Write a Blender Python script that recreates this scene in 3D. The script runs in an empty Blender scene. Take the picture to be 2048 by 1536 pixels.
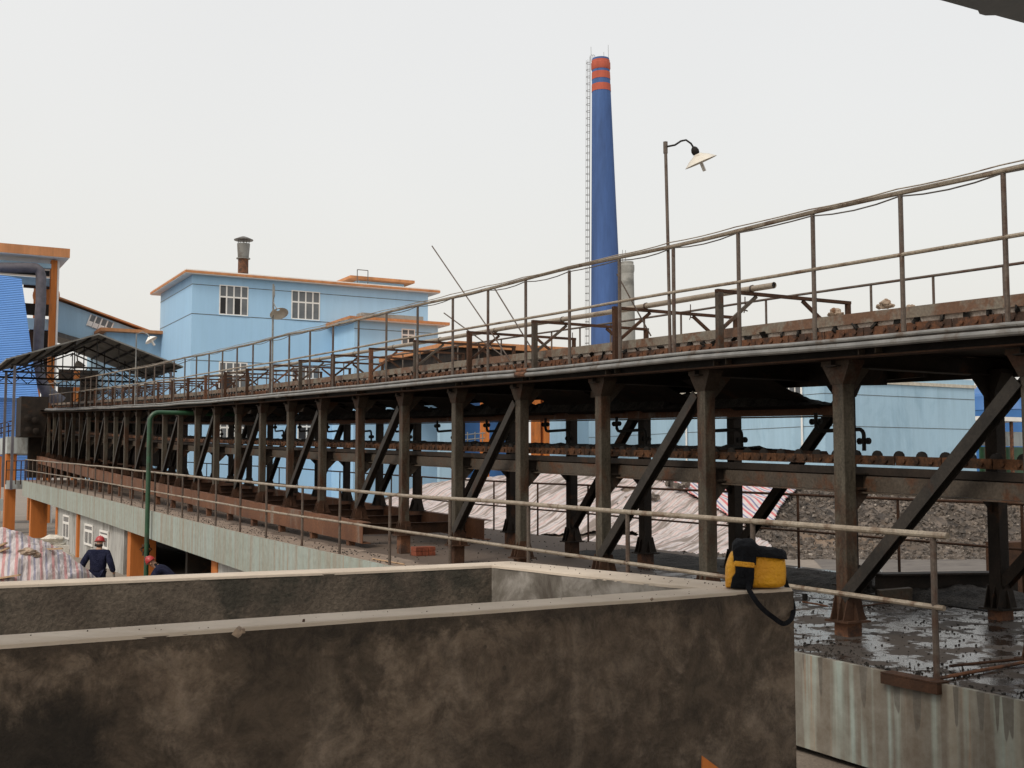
import bpy, bmesh, math, random
from mathutils import Vector, Matrix, noise
R = math.radians
random.seed(7)
scene = bpy.context.scene
col = scene.collection
# ---------------------------------------------------------------- camera, world, sun, exposure
FPX, HOR, XV = 2350.0, 948.0, -264.0
TH = math.atan((HOR-768)/FPX)
cam = bpy.data.objects.new("camera", bpy.data.cameras.new("camera"))
col.objects.link(cam); scene.camera = cam
fz = FPX/math.cos(TH); dn = math.hypot(XV-1024, fz)
DX, DZ = (XV-1024)/dn, fz/dn          # machine direction in camera ground axes
PX, PZ = DZ, -DX                       # perpendicular (away) direction
cam.data.sensor_fit = 'HORIZONTAL'; cam.data.sensor_width = 36
cam.data.lens = 36*FPX/2048
cam.data.clip_start = 0.05; cam.data.clip_end = 3000
cam.location = (0, 0, 0)
cam.rotation_euler = (math.pi/2+TH, 0, -math.atan2(PZ, PX))
w = bpy.data.worlds.new("World"); scene.world = w; w.use_nodes = True
nt = w.node_tree; nt.nodes.clear()
SUN = Vector((-0.58, -0.30, 0.76)).normalized()
sky = nt.nodes.new('ShaderNodeTexSky'); sky.sky_type = 'NISHITA'; sky.sun_disc = False
sky.sun_elevation = math.asin(SUN.z); sky.sun_rotation = math.atan2(SUN.x, SUN.y)
sky.air_density = 1.5; sky.dust_density = 8.0
bgs = nt.nodes.new('ShaderNodeBackground'); bgs.inputs['Strength'].default_value = 0.05
nt.links.new(sky.outputs[0], bgs.inputs['Color'])
# overcast veil: slightly brighter overhead-left, faintly pink towards the sides
bgc = nt.nodes.new('ShaderNodeBackground'); bgc.inputs['Color'].default_value = (0.80, 0.775, 0.735, 1)
tcw = nt.nodes.new('ShaderNodeTexCoord'); nw = nt.nodes.new('ShaderNodeTexNoise'); nw.inputs['Scale'].default_value = 1.6
nw.inputs['Detail'].default_value = 3
rw = nt.nodes.new('ShaderNodeMapRange'); rw.inputs[1].default_value = .3; rw.inputs[2].default_value = .7
rw.inputs[3].default_value = 0.88; rw.inputs[4].default_value = 0.93
nt.links.new(tcw.outputs['Generated'], nw.inputs['Vector']); nt.links.new(nw.outputs[0], rw.inputs[0])
nt.links.new(rw.outputs[0], bgc.inputs['Strength'])
ad = nt.nodes.new('ShaderNodeAddShader'); ow = nt.nodes.new('ShaderNodeOutputWorld')
nt.links.new(bgs.outputs[0], ad.inputs[0]); nt.links.new(bgc.outputs[0], ad.inputs[1]); nt.links.new(ad.outputs[0], ow.inputs[0])
sl = bpy.data.lights.new("sun", 'SUN'); sl.energy = 1.5; sl.angle = R(14); sl.color = (1, .94, .86)
so = bpy.data.objects.new("sun", sl); col.objects.link(so)
so.rotation_euler = SUN.to_track_quat('Z', 'Y').to_euler()
scene.view_settings.view_transform = 'Standard'; scene.view_settings.look = 'None'
scene.view_settings.exposure = 0.0; scene.view_settings.gamma = 1.0
scene.cycles.max_bounces = 6

# ---------------------------------------------------------------- coordinates (X = away from the machine side w, Y = along the machine u)
def ray(x, y):
    cx = (x-1024)/FPX; cy = (768-y)/FPX
    return cx, math.cos(TH)-cy*math.sin(TH), cy*math.cos(TH)+math.sin(TH)
def atW(x, y, W):
    X, Z, Y = ray(x, y); s = W/(X*PX+Z*PZ); return Vector((W, s*(X*DX+Z*DZ), s*Y))
def atU(x, y, U):
    X, Z, Y = ray(x, y); s = U/(X*DX+Z*DZ); return Vector((s*(X*PX+Z*PZ), U, s*Y))
def atD(x, y, D):
    X, Z, Y = ray(x, y); s = D/Z; return Vector((s*(X*PX+Z*PZ), s*(X*DX+Z*DZ), s*Y))
def cg(a, b, z=0):       # a = right of view, b = straight ahead on the ground
    return Vector((a*PX+b*PZ, a*DX+b*DZ, z))
def interp(T, x):
    if x <= T[0][0]:
        a, b = T[0], T[1]
    elif x >= T[-1][0]:
        a, b = T[-2], T[-1]
    else:
        for i in range(len(T)-1):
            if T[i][0] <= x <= T[i+1][0]: a, b = T[i], T[i+1]; break
    return a[1]+(b[1]-a[1])*(x-a[0])/(b[0]-a[0])
TP = [(-4, .83), (5.86, 1.14), (8, 1.215), (10.7, 1.30), (16.75, 1.49), (25.9, 1.77), (35.3, 2.09), (42.7, 2.39), (53.6, 2.85), (68.6, 3.5)]
TS = [(-4, -1.66), (5.4, -1.52), (7.7, -1.485), (16.7, -1.36), (23.4, -1.25), (30.6, -1.08), (41.8, -.80), (64, -.33), (70, -.2)]
zp = lambda u: interp(TP, u)
zs = lambda u: interp(TS, u)
GZ = -3.1

# ---------------------------------------------------------------- mesh builder
class MB:
    def __init__(s): s.v = []; s.f = []; s.sm = []
    def add(s, vs, fs, smooth=False):
        b = len(s.v); s.v += [tuple(v) for v in vs]
        s.f += [tuple(i+b for i in f) for f in fs]; s.sm += [smooth]*len(fs); return s
    def box(s, a, b):
        x0, y0, z0 = a; x1, y1, z1 = b
        return s.add([(x0,y0,z0),(x1,y0,z0),(x1,y1,z0),(x0,y1,z0),(x0,y0,z1),(x1,y0,z1),(x1,y1,z1),(x0,y1,z1)],
              [(0,3,2,1),(4,5,6,7),(0,1,5,4),(1,2,6,5),(2,3,7,6),(3,0,4,7)])
    def hexa(s, lo, hi):      # lo, hi: 4 points each
        return s.add(list(lo)+list(hi), [(0,3,2,1),(4,5,6,7),(0,1,5,4),(1,2,6,5),(2,3,7,6),(3,0,4,7)])
    def bar(s, p, q, a=.05, b=.05, up=(0,0,1)):   # a = width across, b = height along up
        p = Vector(p); q = Vector(q); d = (q-p).normalized(); up = Vector(up)
        if abs(d.dot(up)) > .98: up = Vector((0,1,0))
        x = d.cross(up).normalized(); y = x.cross(d).normalized()
        L = [p+x*(i*a/2)+y*(j*b/2) for i, j in ((-1,-1),(1,-1),(1,1),(-1,1))]
        H = [v+(q-p) for v in L]
        return s.hexa(L, H)
    def ibeam(s, p, q, a=.12, b=.16, t=.012, up=(0,0,1)):
        p = Vector(p); q = Vector(q); d = (q-p).normalized(); up = Vector(up)
        if abs(d.dot(up)) > .98: up = Vector((0,1,0))
        x = d.cross(up).normalized(); y = x.cross(d).normalized()
        for o in (1, -1):
            c = y*(o*(b/2-t/2)); s.bar(p+c, q+c, a, t, up=y)
        return s.bar(p, q, t, b-2*t, up=y)
    def tube(s, pts, r, n=10, closed_ends=True):
        pts = [Vector(p) for p in pts]; rs = r if isinstance(r, (list, tuple)) else [r]*len(pts)
        vs = []; fs = []; ref = None
        for i, p in enumerate(pts):
            d = (pts[min(i+1, len(pts)-1)]-pts[max(i-1, 0)]).normalized()
            if ref is None:
                ref = Vector((0,0,1)) if abs(d.z) < .9 else Vector((1,0,0))
            x = d.cross(ref).normalized(); y = x.cross(d).normalized(); ref = y
            for k in range(n):
                a = 2*math.pi*k/n; vs.append(p+(x*math.cos(a)+y*math.sin(a))*rs[i])
        for i in range(len(pts)-1):
            for k in range(n):
                a = i*n+k; b = i*n+(k+1) % n; fs.append((a, b, b+n, a+n))
        s.add(vs, fs, True)
        if closed_ends:
            s.add(vs[:n], [tuple(range(n))[::-1]]); s.add(vs[-n:], [tuple(range(n))])
        return s
    def lathe(s, c, prof, n=32, axis=None, caps=True):
        c = Vector(c); M = Matrix.Identity(3)
        if axis is not None: M = Vector(axis).normalized().to_track_quat('Z', 'Y').to_matrix()
        vs = []; fs = []
        for r_, z in prof:
            for k in range(n):
                a = 2*math.pi*k/n; vs.append(c+M@Vector((r_*math.cos(a), r_*math.sin(a), z)))
        for i in range(len(prof)-1):
            for k in range(n):
                a = i*n+k; b = i*n+(k+1) % n; fs.append((a, b, b+n, a+n))
        s.add(vs, fs, True)
        if caps:
            s.add(vs[:n], [tuple(range(n))[::-1]]); s.add(vs[-n:], [tuple(range(n))])
        return s
    def lump(s, c, r, sq=(1,1,1), seed=0):
        bm = bmesh.new(); bmesh.ops.create_icosphere(bm, subdivisions=3, radius=1.0); c = Vector(c)
        vs = [v.co*(1+.45*noise.noise(v.co*1.3+Vector((seed,0,0)))+.28*abs(noise.noise(v.co*3+Vector((seed,3,0))))+.12*noise.noise(v.co*8)) for v in bm.verts]
        vs = [c+Vector((v.x*sq[0], v.y*sq[1], v.z*sq[2]))*r for v in vs]
        s.add(vs, [tuple(v.index for v in f.verts) for f in bm.faces], False); bm.free(); return s
    def prism(s, poly, ext):     # poly: list of 3D points, ext: extrusion vector
        n = len(poly); e = Vector(ext); P = [Vector(p) for p in poly]
        return s.add(P+[p+e for p in P], [tuple(range(n))[::-1], tuple(range(n, 2*n))]+[(i, (i+1) % n, n+(i+1) % n, n+i) for i in range(n)])
    def rock(s, c, r, sq=(1,1,1)):
        vs = []
        base = [(-1,-1,-1),(1,-1,-1),(1,1,-1),(-1,1,-1),(-1,-1,1),(1,-1,1),(1,1,1),(-1,1,1)]
        m = Matrix.Rotation(random.uniform(0,6.28), 3, Vector((random.random()-.5, random.random()-.5, random.random()-.5+1e-3)).normalized())
        for b in base:
            v = Vector([b[i]*sq[i]*random.uniform(.35, 1) for i in range(3)])*r*.8
            vs.append(Vector(c)+m@v)
        return s.add(vs, [(0,3,2,1),(4,5,6,7),(0,1,5,4),(1,2,6,5),(2,3,7,6),(3,0,4,7)])
    def build(s, name, mat, parent=None, loc=None, bevel=0):
        me = bpy.data.meshes.new(name)
        o0 = Vector(loc) if loc is not None else Vector((0,0,0))
        me.from_pydata([tuple(Vector(v)-o0) for v in s.v], [], s.f); me.validate()
        if len(s.sm) == len(me.polygons): me.polygons.foreach_set('use_smooth', s.sm)
        bm = bmesh.new(); bm.from_mesh(me); bmesh.ops.recalc_face_normals(bm, faces=bm.faces)
        for e_ in bm.edges:
            if len(e_.link_faces) == 2 and e_.calc_face_angle(0) > .62: e_.smooth = False
        bm.to_mesh(me); bm.free()
        me.materials.append(mat)
        o = bpy.data.objects.new(name, me); col.objects.link(o); o.location = o0
        if parent is not None:
            pw = Vector((0,0,0)); q_ = parent
            while q_ is not None: pw += q_.location; q_ = q_.parent
            o.parent = parent; o.location = o0-pw
        if bevel:
            m = o.modifiers.new('bevel', 'BEVEL'); m.width = bevel; m.segments = 2; m.limit_method = 'ANGLE'
        return o
def tag(o, label, cat=None, group=None, kind=None):
    if label: o['label'] = label
    if cat: o['category'] = cat
    if group: o['group'] = group
    if kind: o['kind'] = kind
    return o
def thing(name, label, cat, loc=(0,0,0), group=None):
    o = bpy.data.objects.new(name, None); col.objects.link(o); o.location = loc; o.empty_display_size = .2
    return tag(o, label, cat, group)
ORD = ['first','second','third','fourth','fifth','sixth','seventh','eighth','ninth','tenth','eleventh','twelfth','thirteenth','fourteenth','fifteenth','sixteenth','seventeenth','eighteenth','nineteenth','twentieth','twenty-first','twenty-second','twenty-third','twenty-fourth','twenty-fifth','twenty-sixth','twenty-seventh','twenty-eighth','twenty-ninth','thirtieth']

# ---------------------------------------------------------------- materials
def nodes(name):
    m = bpy.data.materials.new(name); m.use_nodes = True; t = m.node_tree
    return m, t, t.nodes['Principled BSDF']
def N(t, kind, **kw):
    n = t.nodes.new(kind)
    for k, v in kw.items():
        if k in n.inputs: n.inputs[k].default_value = v
        else: setattr(n, k, v)
    return n
def pos(t, sc=(1,1,1), rot=(0,0,0)):
    g = N(t, 'ShaderNodeNewGeometry'); mp = N(t, 'ShaderNodeMapping'); mp.inputs['Scale'].default_value = sc; mp.inputs['Rotation'].default_value = rot
    t.links.new(g.outputs['Position'], mp.inputs['Vector']); return mp.outputs[0]
def noi(t, vec, scale, detail=6, rough=.6, dist=0):
    n = N(t, 'ShaderNodeTexNoise', Scale=scale, Detail=detail, Roughness=rough, Distortion=dist); t.links.new(vec, n.inputs['Vector']); return n.outputs[0]
def ramp(t, fac, stops, interp_='LINEAR'):
    r = N(t, 'ShaderNodeValToRGB'); r.color_ramp.interpolation = interp_; e = r.color_ramp.elements
    while len(e) < len(stops): e.new(.5)
    for i, (p, c) in enumerate(stops):
        e[i].position = p; e[i].color = (c, c, c, 1) if isinstance(c, (int, float)) else (*c, 1)
    t.links.new(fac, r.inputs[0]); return r.outputs[0]
def mix(t, fac, a, b, mode='MIX'):
    m = N(t, 'ShaderNodeMix', data_type='RGBA', blend_type=mode)
    if isinstance(fac, (int, float)): m.inputs[0].default_value = fac
    else: t.links.new(fac, m.inputs[0])
    for i, x in ((6, a), (7, b)):
        if isinstance(x, tuple): m.inputs[i].default_value = (*x, 1)
        else: t.links.new(x, m.inputs[i])
    return m.outputs[2]
def math_(t, op, a, b=None):
    m = N(t, 'ShaderNodeMath', operation=op)
    for i, x in enumerate((a, b)):
        if x is None: continue
        if isinstance(x, (int, float)): m.inputs[i].default_value = x
        else: t.links.new(x, m.inputs[i])
    return m.outputs[0]
def bump(t, b, h, strength=.3, dist=.02):
    n = N(t, 'ShaderNodeBump', Strength=strength, Distance=dist); t.links.new(h, n.inputs['Height']); t.links.new(n.outputs[0], b.inputs['Normal'])
def mottled(name, c1, c2, scale=3, rough=.7, c3=None, thr=.58, sc3=2.2, stretch=(1,1,1), metal=0, bs=.25, bd=.01, fine=.0):
    m, t, b = nodes(name)
    v = pos(t, stretch); f = noi(t, v, scale)
    c = ramp(t, f, [(.35, c1), (.65, c2)])
    if c3 is not None:
        f2 = noi(t, v, sc3, 8, .68, .4); k = ramp(t, f2, [(thr-.05, 0.), (thr+.06, 1.)]); c = mix(t, k, c, c3)
    f3 = noi(t, pos(t), 40, 4, .6)
    if fine: c = mix(t, fine, c, ramp(t, f3, [(.3, (0,0,0)), (.7, (1,1,1))]), 'OVERLAY')
    t.links.new(c, b.inputs['Base Color']); b.inputs['Roughness'].default_value = rough; b.inputs['Metallic'].default_value = metal
    bump(t, b, f3, bs, bd); return m
M = {}
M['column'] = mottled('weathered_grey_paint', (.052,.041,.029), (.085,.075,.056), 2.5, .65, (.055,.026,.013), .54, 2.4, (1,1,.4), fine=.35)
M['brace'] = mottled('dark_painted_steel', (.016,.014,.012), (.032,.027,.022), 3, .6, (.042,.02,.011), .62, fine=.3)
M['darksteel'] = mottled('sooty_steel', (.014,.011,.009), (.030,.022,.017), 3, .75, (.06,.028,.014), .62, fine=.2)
M['beam'] = mottled('brown_grey_beam', (.048,.036,.026), (.078,.064,.05), 2, .65, (.075,.034,.017), .56, 3, fine=.3)
M['rust'] = mottled('rusty_steel', (.095,.038,.017), (.155,.064,.028), 4, .85, (.045,.023,.014), .52, 5, fine=.35)
M['rustshade'] = mottled('shade_toned_rust_chain', (.055,.027,.014), (.10,.045,.021), 5, .85, (.03,.018,.012), .52, 6, fine=.35)  # lower run of the same chain, the deck's shade put into its rust
M['rustbeam'] = mottled('rust_stained_channel', (.095,.038,.017), (.155,.062,.026), 2, .75, (.18,.14,.11), .60, 1.6, (1,1,.35), fine=.35)
M['darkrust'] = mottled('dark_rust', (.034,.018,.011), (.065,.031,.017), 4, .85, fine=.3)
M['sideplate'] = mottled('stained_side_plate', (.17,.135,.10), (.21,.20,.165), 2.5, .6, (.14,.072,.04), .50, 2.5, fine=.25)
M['lime'] = mottled('lime_coated_iron', (.40,.34,.29), (.62,.55,.49), 9, .9, (.20,.11,.07), .64, 6, fine=.3)
M['rail'] = mottled('tan_painted_pipe', (.205,.165,.122), (.29,.25,.195), 4, .5, (.12,.075,.045), .57, 5, fine=.25)
M['railbrown'] = mottled('brown_painted_pipe', (.065,.048,.037), (.10,.078,.062), 4, .6, (.06,.032,.02), .55, 5, fine=.25)
M['pipe'] = mottled('galvanised_pipe', (.155,.155,.15), (.235,.235,.225), 5, .45, (.11,.085,.065), .60, 3, metal=.3)
M['cable'] = mottled('dark_cable', (.05,.045,.04), (.12,.11,.10), 5, .5)
M['bigpipe'] = mottled('cream_water_pipe', (.22,.18,.135), (.28,.24,.19), 4, .55, (.13,.085,.05), .6, 4)
M['green'] = mottled('green_gloss_pipe', (.012,.05,.025), (.02,.075,.033), 4, .4, (.03,.03,.018), .58)
M['capshade'] = mottled('shade_darkened_brown_paint', (.032,.023,.016), (.055,.04,.03), 3, .75, (.045,.022,.013), .55, 4, fine=.3)  # column heads: shade under the deck put into the paint colour
M['black'] = mottled('black_iron', (.010,.009,.008), (.02,.017,.015), 6, .7)
M['ltblue'] = mottled('pale_blue_render', (.345,.56,.77), (.37,.59,.80), .35, .9, (.32,.525,.73), .66, .5, (1,1,.5), bs=.1, fine=.06)
M['ltblue2'] = mottled('pale_blue_render_worn', (.34,.51,.65), (.37,.545,.68), .3, .9, (.30,.46,.59), .60, .3, (1,1,.6), bs=.1, fine=.08)
M['fascia'] = mottled('tan_orange_fascia', (.50,.215,.085), (.56,.25,.105), 1, .85, (.40,.21,.12), .62, fine=.1)
M['orange'] = mottled('orange_pillar_paint', (.50,.15,.025), (.60,.19,.035), .8, .8, (.34,.12,.035), .62, 1.2, (1,1,.4))
M['white'] = mottled('white_plastic_frame', (.70,.69,.66), (.78,.77,.74), 2, .5)
M['shade'] = mottled('enamel_lamp_shade', (.50,.47,.41), (.60,.57,.50), 6, .4, (.40,.36,.30), .6, 8)
M['glassdark'] = mottled('dusty_window_glass', (.09,.10,.11), (.15,.16,.17), 1, .15, bs=.02)
M['palefloor'] = mottled('pale_bounce_floor', (.50,.44,.37), (.60,.53,.45), 1, .9)  # unseen floor, kept pale to bounce light onto the tank front
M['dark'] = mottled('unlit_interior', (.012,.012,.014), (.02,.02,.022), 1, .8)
M['chimblue'] = mottled('blue_chimney_paint', (.048,.108,.29), (.06,.13,.33), .15, .85, (.045,.098,.26), .58, .12, (1,1,.3), bs=.05)
M['chimred'] = mottled('orange_band_paint', (.42,.09,.055), (.48,.11,.065), .3, .85)
M['greycon'] = mottled('grey_concrete', (.22,.22,.205), (.32,.32,.30), .8, .9, (.15,.15,.14), .58, .5, fine=.3)
M['palecon'] = mottled('pale_washed_render', (.40,.45,.46), (.50,.54,.54), .8, .9, (.28,.28,.27), .58, 1.2, (1,1,.3))
M['greywall'] = mottled('grey_render', (.36,.36,.345), (.46,.46,.44), .8, .9, (.22,.21,.19), .57, 1.0, (1,1,.4), fine=.1)
M['roofsheet'] = mottled('grey_roof_sheet', (.14,.14,.13), (.20,.20,.19), 1, .7, (.10,.09,.08), .58, 1.5)
M['canopysheet'] = mottled('grey_eave_sheet', (.16,.18,.20), (.20,.22,.24), 1, .6)
M['navy'] = mottled('navy_work_cloth', (.012,.014,.034), (.024,.027,.055), 9, .95, bs=1.0, bd=.04)
M['skin'] = mottled('skin', (.30,.17,.11), (.36,.21,.14), 8, .6)
M['helmet'] = mottled('red_helmet_plastic', (.30,.018,.02), (.38,.03,.03), 4, .4)
M['glove'] = mottled('grey_glove', (.12,.11,.10), (.20,.18,.16), 12, .9)
M['yellow'] = mottled('yellow_bag_fabric', (.56,.24,.004), (.72,.35,.008), 7, .55, bs=.7, bd=.03)
M['bagblack'] = mottled('black_nylon', (.004,.0045,.006), (.009,.010,.013), 12, .8, bs=.7, bd=.015)
M['stone'] = mottled('brown_rubble_stone', (.20,.15,.11), (.36,.28,.21), 7, .95, (.16,.08,.04), .6, 6, fine=.3)
M['brick'] = mottled('red_brick', (.15,.035,.016), (.22,.055,.024), 9, .9, fine=.3)
M['wood'] = mottled('weathered_plank', (.34,.22,.13), (.45,.31,.19), 4, .85, stretch=(1,6,1))
M['slag'] = mottled('black_slag', (.018,.017,.016), (.05,.045,.04), 5, .85, fine=.4, bs=.8, bd=.05)
M['sack'] = mottled('pale_sacking', (.42,.39,.33), (.56,.53,.46), 6, .9, fine=.2)

def corr(name, c1, c2, freq, axis):       # corrugated metal: ribs as bump along one world axis
    m, t, b = nodes(name); v = pos(t); s = N(t, 'ShaderNodeSeparateXYZ'); t.links.new(v, s.inputs[0])
    x = math_(t, 'MULTIPLY', s.outputs[axis], freq*6.2832); h = math_(t, 'SINE', x)
    c = ramp(t, noi(t, v, .6), [(.35, c1), (.65, c2)])
    k = math_(t, 'MULTIPLY_ADD', h, .5); k.node.inputs[2].default_value = .5
    t.links.new(mix(t, k, c, c2, 'MIX'), b.inputs['Base Color']); b.inputs['Roughness'].default_value = .45
    bump(t, b, h, .6, .03); return m
M['cladding'] = corr('blue_ribbed_cladding', (.10,.28,.74), (.15,.36,.84), 9.5, 2)
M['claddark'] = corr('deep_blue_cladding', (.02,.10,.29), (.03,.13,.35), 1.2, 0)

def streaks(n, lo_, sc=(1.5,1.5,.12), k=1.3):
    t = M[n].node_tree; b = t.nodes['Principled BSDF']; src = b.inputs['Base Color'].links[0].from_socket
    st = ramp(t, noi(t, pos(t, sc), k, 8, .68), [(.38, lo_), (.60, 1.)]); t.links.new(mix(t, 1., src, st, 'MULTIPLY'), b.inputs['Base Color'])
for n_, l_ in (('ltblue', .95), ('ltblue2', .90), ('palecon', .75), ('fascia', .75)): streaks(n_, l_)
streaks('chimblue', .68, (.5,.5,.05), 1.2); streaks('chimred', .80, (.5,.5,.05), 1.2); streaks('column', .6, (6,6,1.2), 1.5); streaks('greywall', .7, (1.5,1.5,.2), 1.5); streaks('orange', .72)
for n_, q_ in (('bagblack', .12), ('slag', .15), ('darksteel', .2), ('black', .2), ('brace', .3), ('darkrust', .25), ('column', .3), ('beam', .3), ('capshade', .2), ('navy', .1), ('rustshade', .2), ('rubble', .2), ('chips', .25)):
    if n_ in M: M[n_].node_tree.nodes['Principled BSDF'].inputs['Specular IOR Level'].default_value = q_
# concrete of the tank walls: brown grey, one big black stain on the left, mould along the top
m, t, b = nodes('stained_tank_concrete'); M['tank'] = m
v = pos(t); n1 = noi(t, v, 1.5, 12, .68, .5); n2 = noi(t, v, 5, 10, .72, .4); n0 = noi(t, v, .7, 3, .5)
c = ramp(t, n2, [(.34, (.12,.085,.06)), (.46, (.23,.17,.12)), (.54, (.31,.235,.17)), (.66, (.42,.325,.245))])
c = mix(t, ramp(t, n1, [(.47, .85), (.53, 0.)]), c, (.12,.088,.06))
c = mix(t, ramp(t, n0, [(.38, .75), (.62, 0.)]), c, (.14,.10,.07))
st_ = noi(t, pos(t, (1.6, 1.6, .25)), 2.2, 8, .65); c = mix(t, ramp(t, st_, [(.56, 0.), (.70, .6)]), c, (.36,.28,.21))
pd = N(t, 'ShaderNodeVectorMath', operation='DISTANCE'); t.links.new(v, pd.inputs[0]); pd.inputs[1].default_value = (.52, 4.72, -1.06)
d = math_(t, 'ADD', pd.outputs['Value'], math_(t, 'MULTIPLY', n1, 1.0))
c = mix(t, ramp(t, math_(t, 'ADD', d, math_(t, 'MULTIPLY', n2, .35)), [(.84, .90), (1.30, 0.)]), c, (.035,.027,.02))
sz = N(t, 'ShaderNodeSeparateXYZ'); t.links.new(v, sz.inputs[0]); n9 = noi(t, v, 7, 9, .75, .5)
top = math_(t, 'ADD', math_(t, 'MULTIPLY', math_(t, 'SUBTRACT', -.63, sz.outputs[2]), 3.2), n9)
c = mix(t, ramp(t, top, [(.62, .65), (.80, 0.)]), c, (.075,.056,.04))
c = mix(t, 1., c, ramp(t, n9, [(.36, .30), (.48, .50), (.60, .72)]), 'MULTIPLY')
pit = N(t, 'ShaderNodeTexVoronoi', Scale=9.0); t.links.new(v, pit.inputs['Vector'])
pm = math_(t, 'MULTIPLY', ramp(t, math_(t, 'ADD', pit.outputs['Distance'], math_(t, 'MULTIPLY', n2, .2)), [(.16, 1.), (.20, 0.)]), ramp(t, n1, [(.5, 0.), (.6, .8)]))
c = mix(t, pm, c, (.04,.03,.022))
t.links.new(c, b.inputs['Base Color']); b.inputs['Roughness'].default_value = .9
bump(t, b, math_(t, 'ADD', n9, noi(t, v, 60, 3)), .6, .02)
M['tankdark'] = mottled('shade_toned_concrete', (.075,.058,.044), (.13,.105,.08), 3, .9, (.045,.04,.03), .54, 2.2, bs=.4, bd=.02, fine=.3)  # rear wall: shade painted in as a darker copy of the concrete
# paler mottled concrete inside the tank's end wall
m, t, b = nodes('pale_mottled_concrete'); M['tanklight'] = m
v = pos(t); n1 = noi(t, v, 3.2, 9, .66, .3)
c = ramp(t, n1, [(.36, (.075,.062,.05)), (.5, (.15,.135,.115)), (.60, (.27,.25,.225)), (.72, (.36,.34,.31))])
t.links.new(c, b.inputs['Base Color']); b.inputs['Roughness'].default_value = .9; bump(t, b, n1, .4, .02)
# top of the tank walls
m, t, b = nodes('dusty_concrete_coping'); M['coping'] = m
v = pos(t); n1 = noi(t, v, 2.2, 8, .6); n2 = noi(t, v, 30, 5, .6)
c = ramp(t, n1, [(.3, (.40,.335,.265)), (.7, (.54,.465,.38))]); c = mix(t, ramp(t, n2, [(.66, 0.), (.74, .7)]), c, (.2,.16,.12))
t.links.new(c, b.inputs['Base Color']); b.inputs['Roughness'].default_value = .85; bump(t, b, n2, .3, .01)
# mint paint with rust runs on the platform edge
m, t, b = nodes('mint_paint_with_runs'); M['mint'] = m
v = pos(t); vs = pos(t, (3.2, 3.2, .10)); n1 = noi(t, vs, 1.7, 7, .62); n2 = noi(t, vs, 5.5, 5, .6); n3 = noi(t, v, .9, 5)
c = ramp(t, n3, [(.35, (.27,.325,.285)), (.65, (.33,.41,.39))])
c = mix(t, ramp(t, n1, [(.44, 0.), (.64, .8)]), c, (.245,.195,.14))
c = mix(t, ramp(t, n2, [(.60, 0.), (.68, .75)]), c, (.30,.17,.09))
sx = N(t, 'ShaderNodeSeparateXYZ'); t.links.new(v, sx.inputs[0])
near = ramp(t, math_(t, 'MULTIPLY', sx.outputs[1], .05), [(.36, 1.), (.52, 0.)])
n4 = noi(t, pos(t, (2.6, 2.6, .12)), 2.3, 3, .5)
c = mix(t, math_(t, 'MULTIPLY', near, ramp(t, n4, [(.40, .0), (.52, .92)])), c, (.12,.09,.062))  # near-end brown stain, deepened to carry the eave's shade in the colour
dd_ = math_(t, 'SUBTRACT', math_(t, 'MULTIPLY_ADD', sx.outputs[1], .0149), sx.outputs[2]); dd_.node.inputs[0].links[0].from_node.inputs[2].default_value = -1.60
cy = N(t, 'ShaderNodeCombineXYZ'); t.links.new(sx.outputs[1], cy.inputs[0]); L1 = noi(t, cy.outputs[0], 5.5, 2, .5)
Lr = ramp(t, L1, [(.53, 0.), (.565, .26), (.63, .40), (.78, .60)]); dm = ramp(t, math_(t, 'MULTIPLY', math_(t, 'SUBTRACT', Lr, dd_), 12.), [(.0, 0.), (.25, .85)])
c = mix(t, math_(t, 'MULTIPLY', dm, near), c, (.055,.042,.03))
c = mix(t, .25, c, ramp(t, noi(t, v, 7, 8, .7), [(.3, (.10,.08,.06)), (.7, (.45,.46,.42))]), 'MIX')
t.links.new(c, b.inputs['Base Color']); b.inputs['Roughness'].default_value = .7; bump(t, b, noi(t, v, 25, 5), .2, .01)
# platform top: dusty grey far, wet black near
m, t, b = nodes('dirty_platform_top'); M['slabtop'] = m
v = pos(t); sx = N(t, 'ShaderNodeSeparateXYZ'); t.links.new(v, sx.inputs[0])
nb = noi(t, v, .9, 6, .6); nf = noi(t, v, 14, 8, .7); nm = noi(t, v, 3.2, 8, .65)
dry = ramp(t, nf, [(.3, (.14,.105,.08)), (.5, (.24,.185,.145)), (.7, (.31,.25,.20))])
wetc = ramp(t, nm, [(.40, (.03,.023,.019)), (.6, (.045,.035,.028))])
u01 = math_(t, 'ADD', math_(t, 'MULTIPLY', sx.outputs[1], .05), math_(t, 'MULTIPLY', nb, .25))
w01 = math_(t, 'ADD', u01, math_(t, 'MULTIPLY', math_(t, 'SUBTRACT', 8.6, sx.outputs[0]), .03))
wet = ramp(t, w01, [(.66, 1.), (.84, 0.)])
dirt = ramp(t, math_(t, 'ADD', math_(t, 'MULTIPLY', sx.outputs[0], .125), math_(t, 'MULTIPLY', nb, .12)), [(.99, 0.), (1.06, .85)])  # dirt here is the trestle's shade, painted brown into the dry slab colour
dry = mix(t, dirt, dry, (.075,.052,.038))  # trestle's shade, mixed brown into the dry slab
t.links.new(mix(t, wet, dry, wetc), b.inputs['Base Color'])
pud = ramp(t, nm, [(.44, .05), (.49, .22), (.53, .9)])
ro = mix(t, wet, (.9,.9,.9), pud); t.links.new(ro, b.inputs['Roughness'])
bump(t, b, math_(t, 'ADD', math_(t, 'MULTIPLY', nf, .5), nm), .3, .018)
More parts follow.
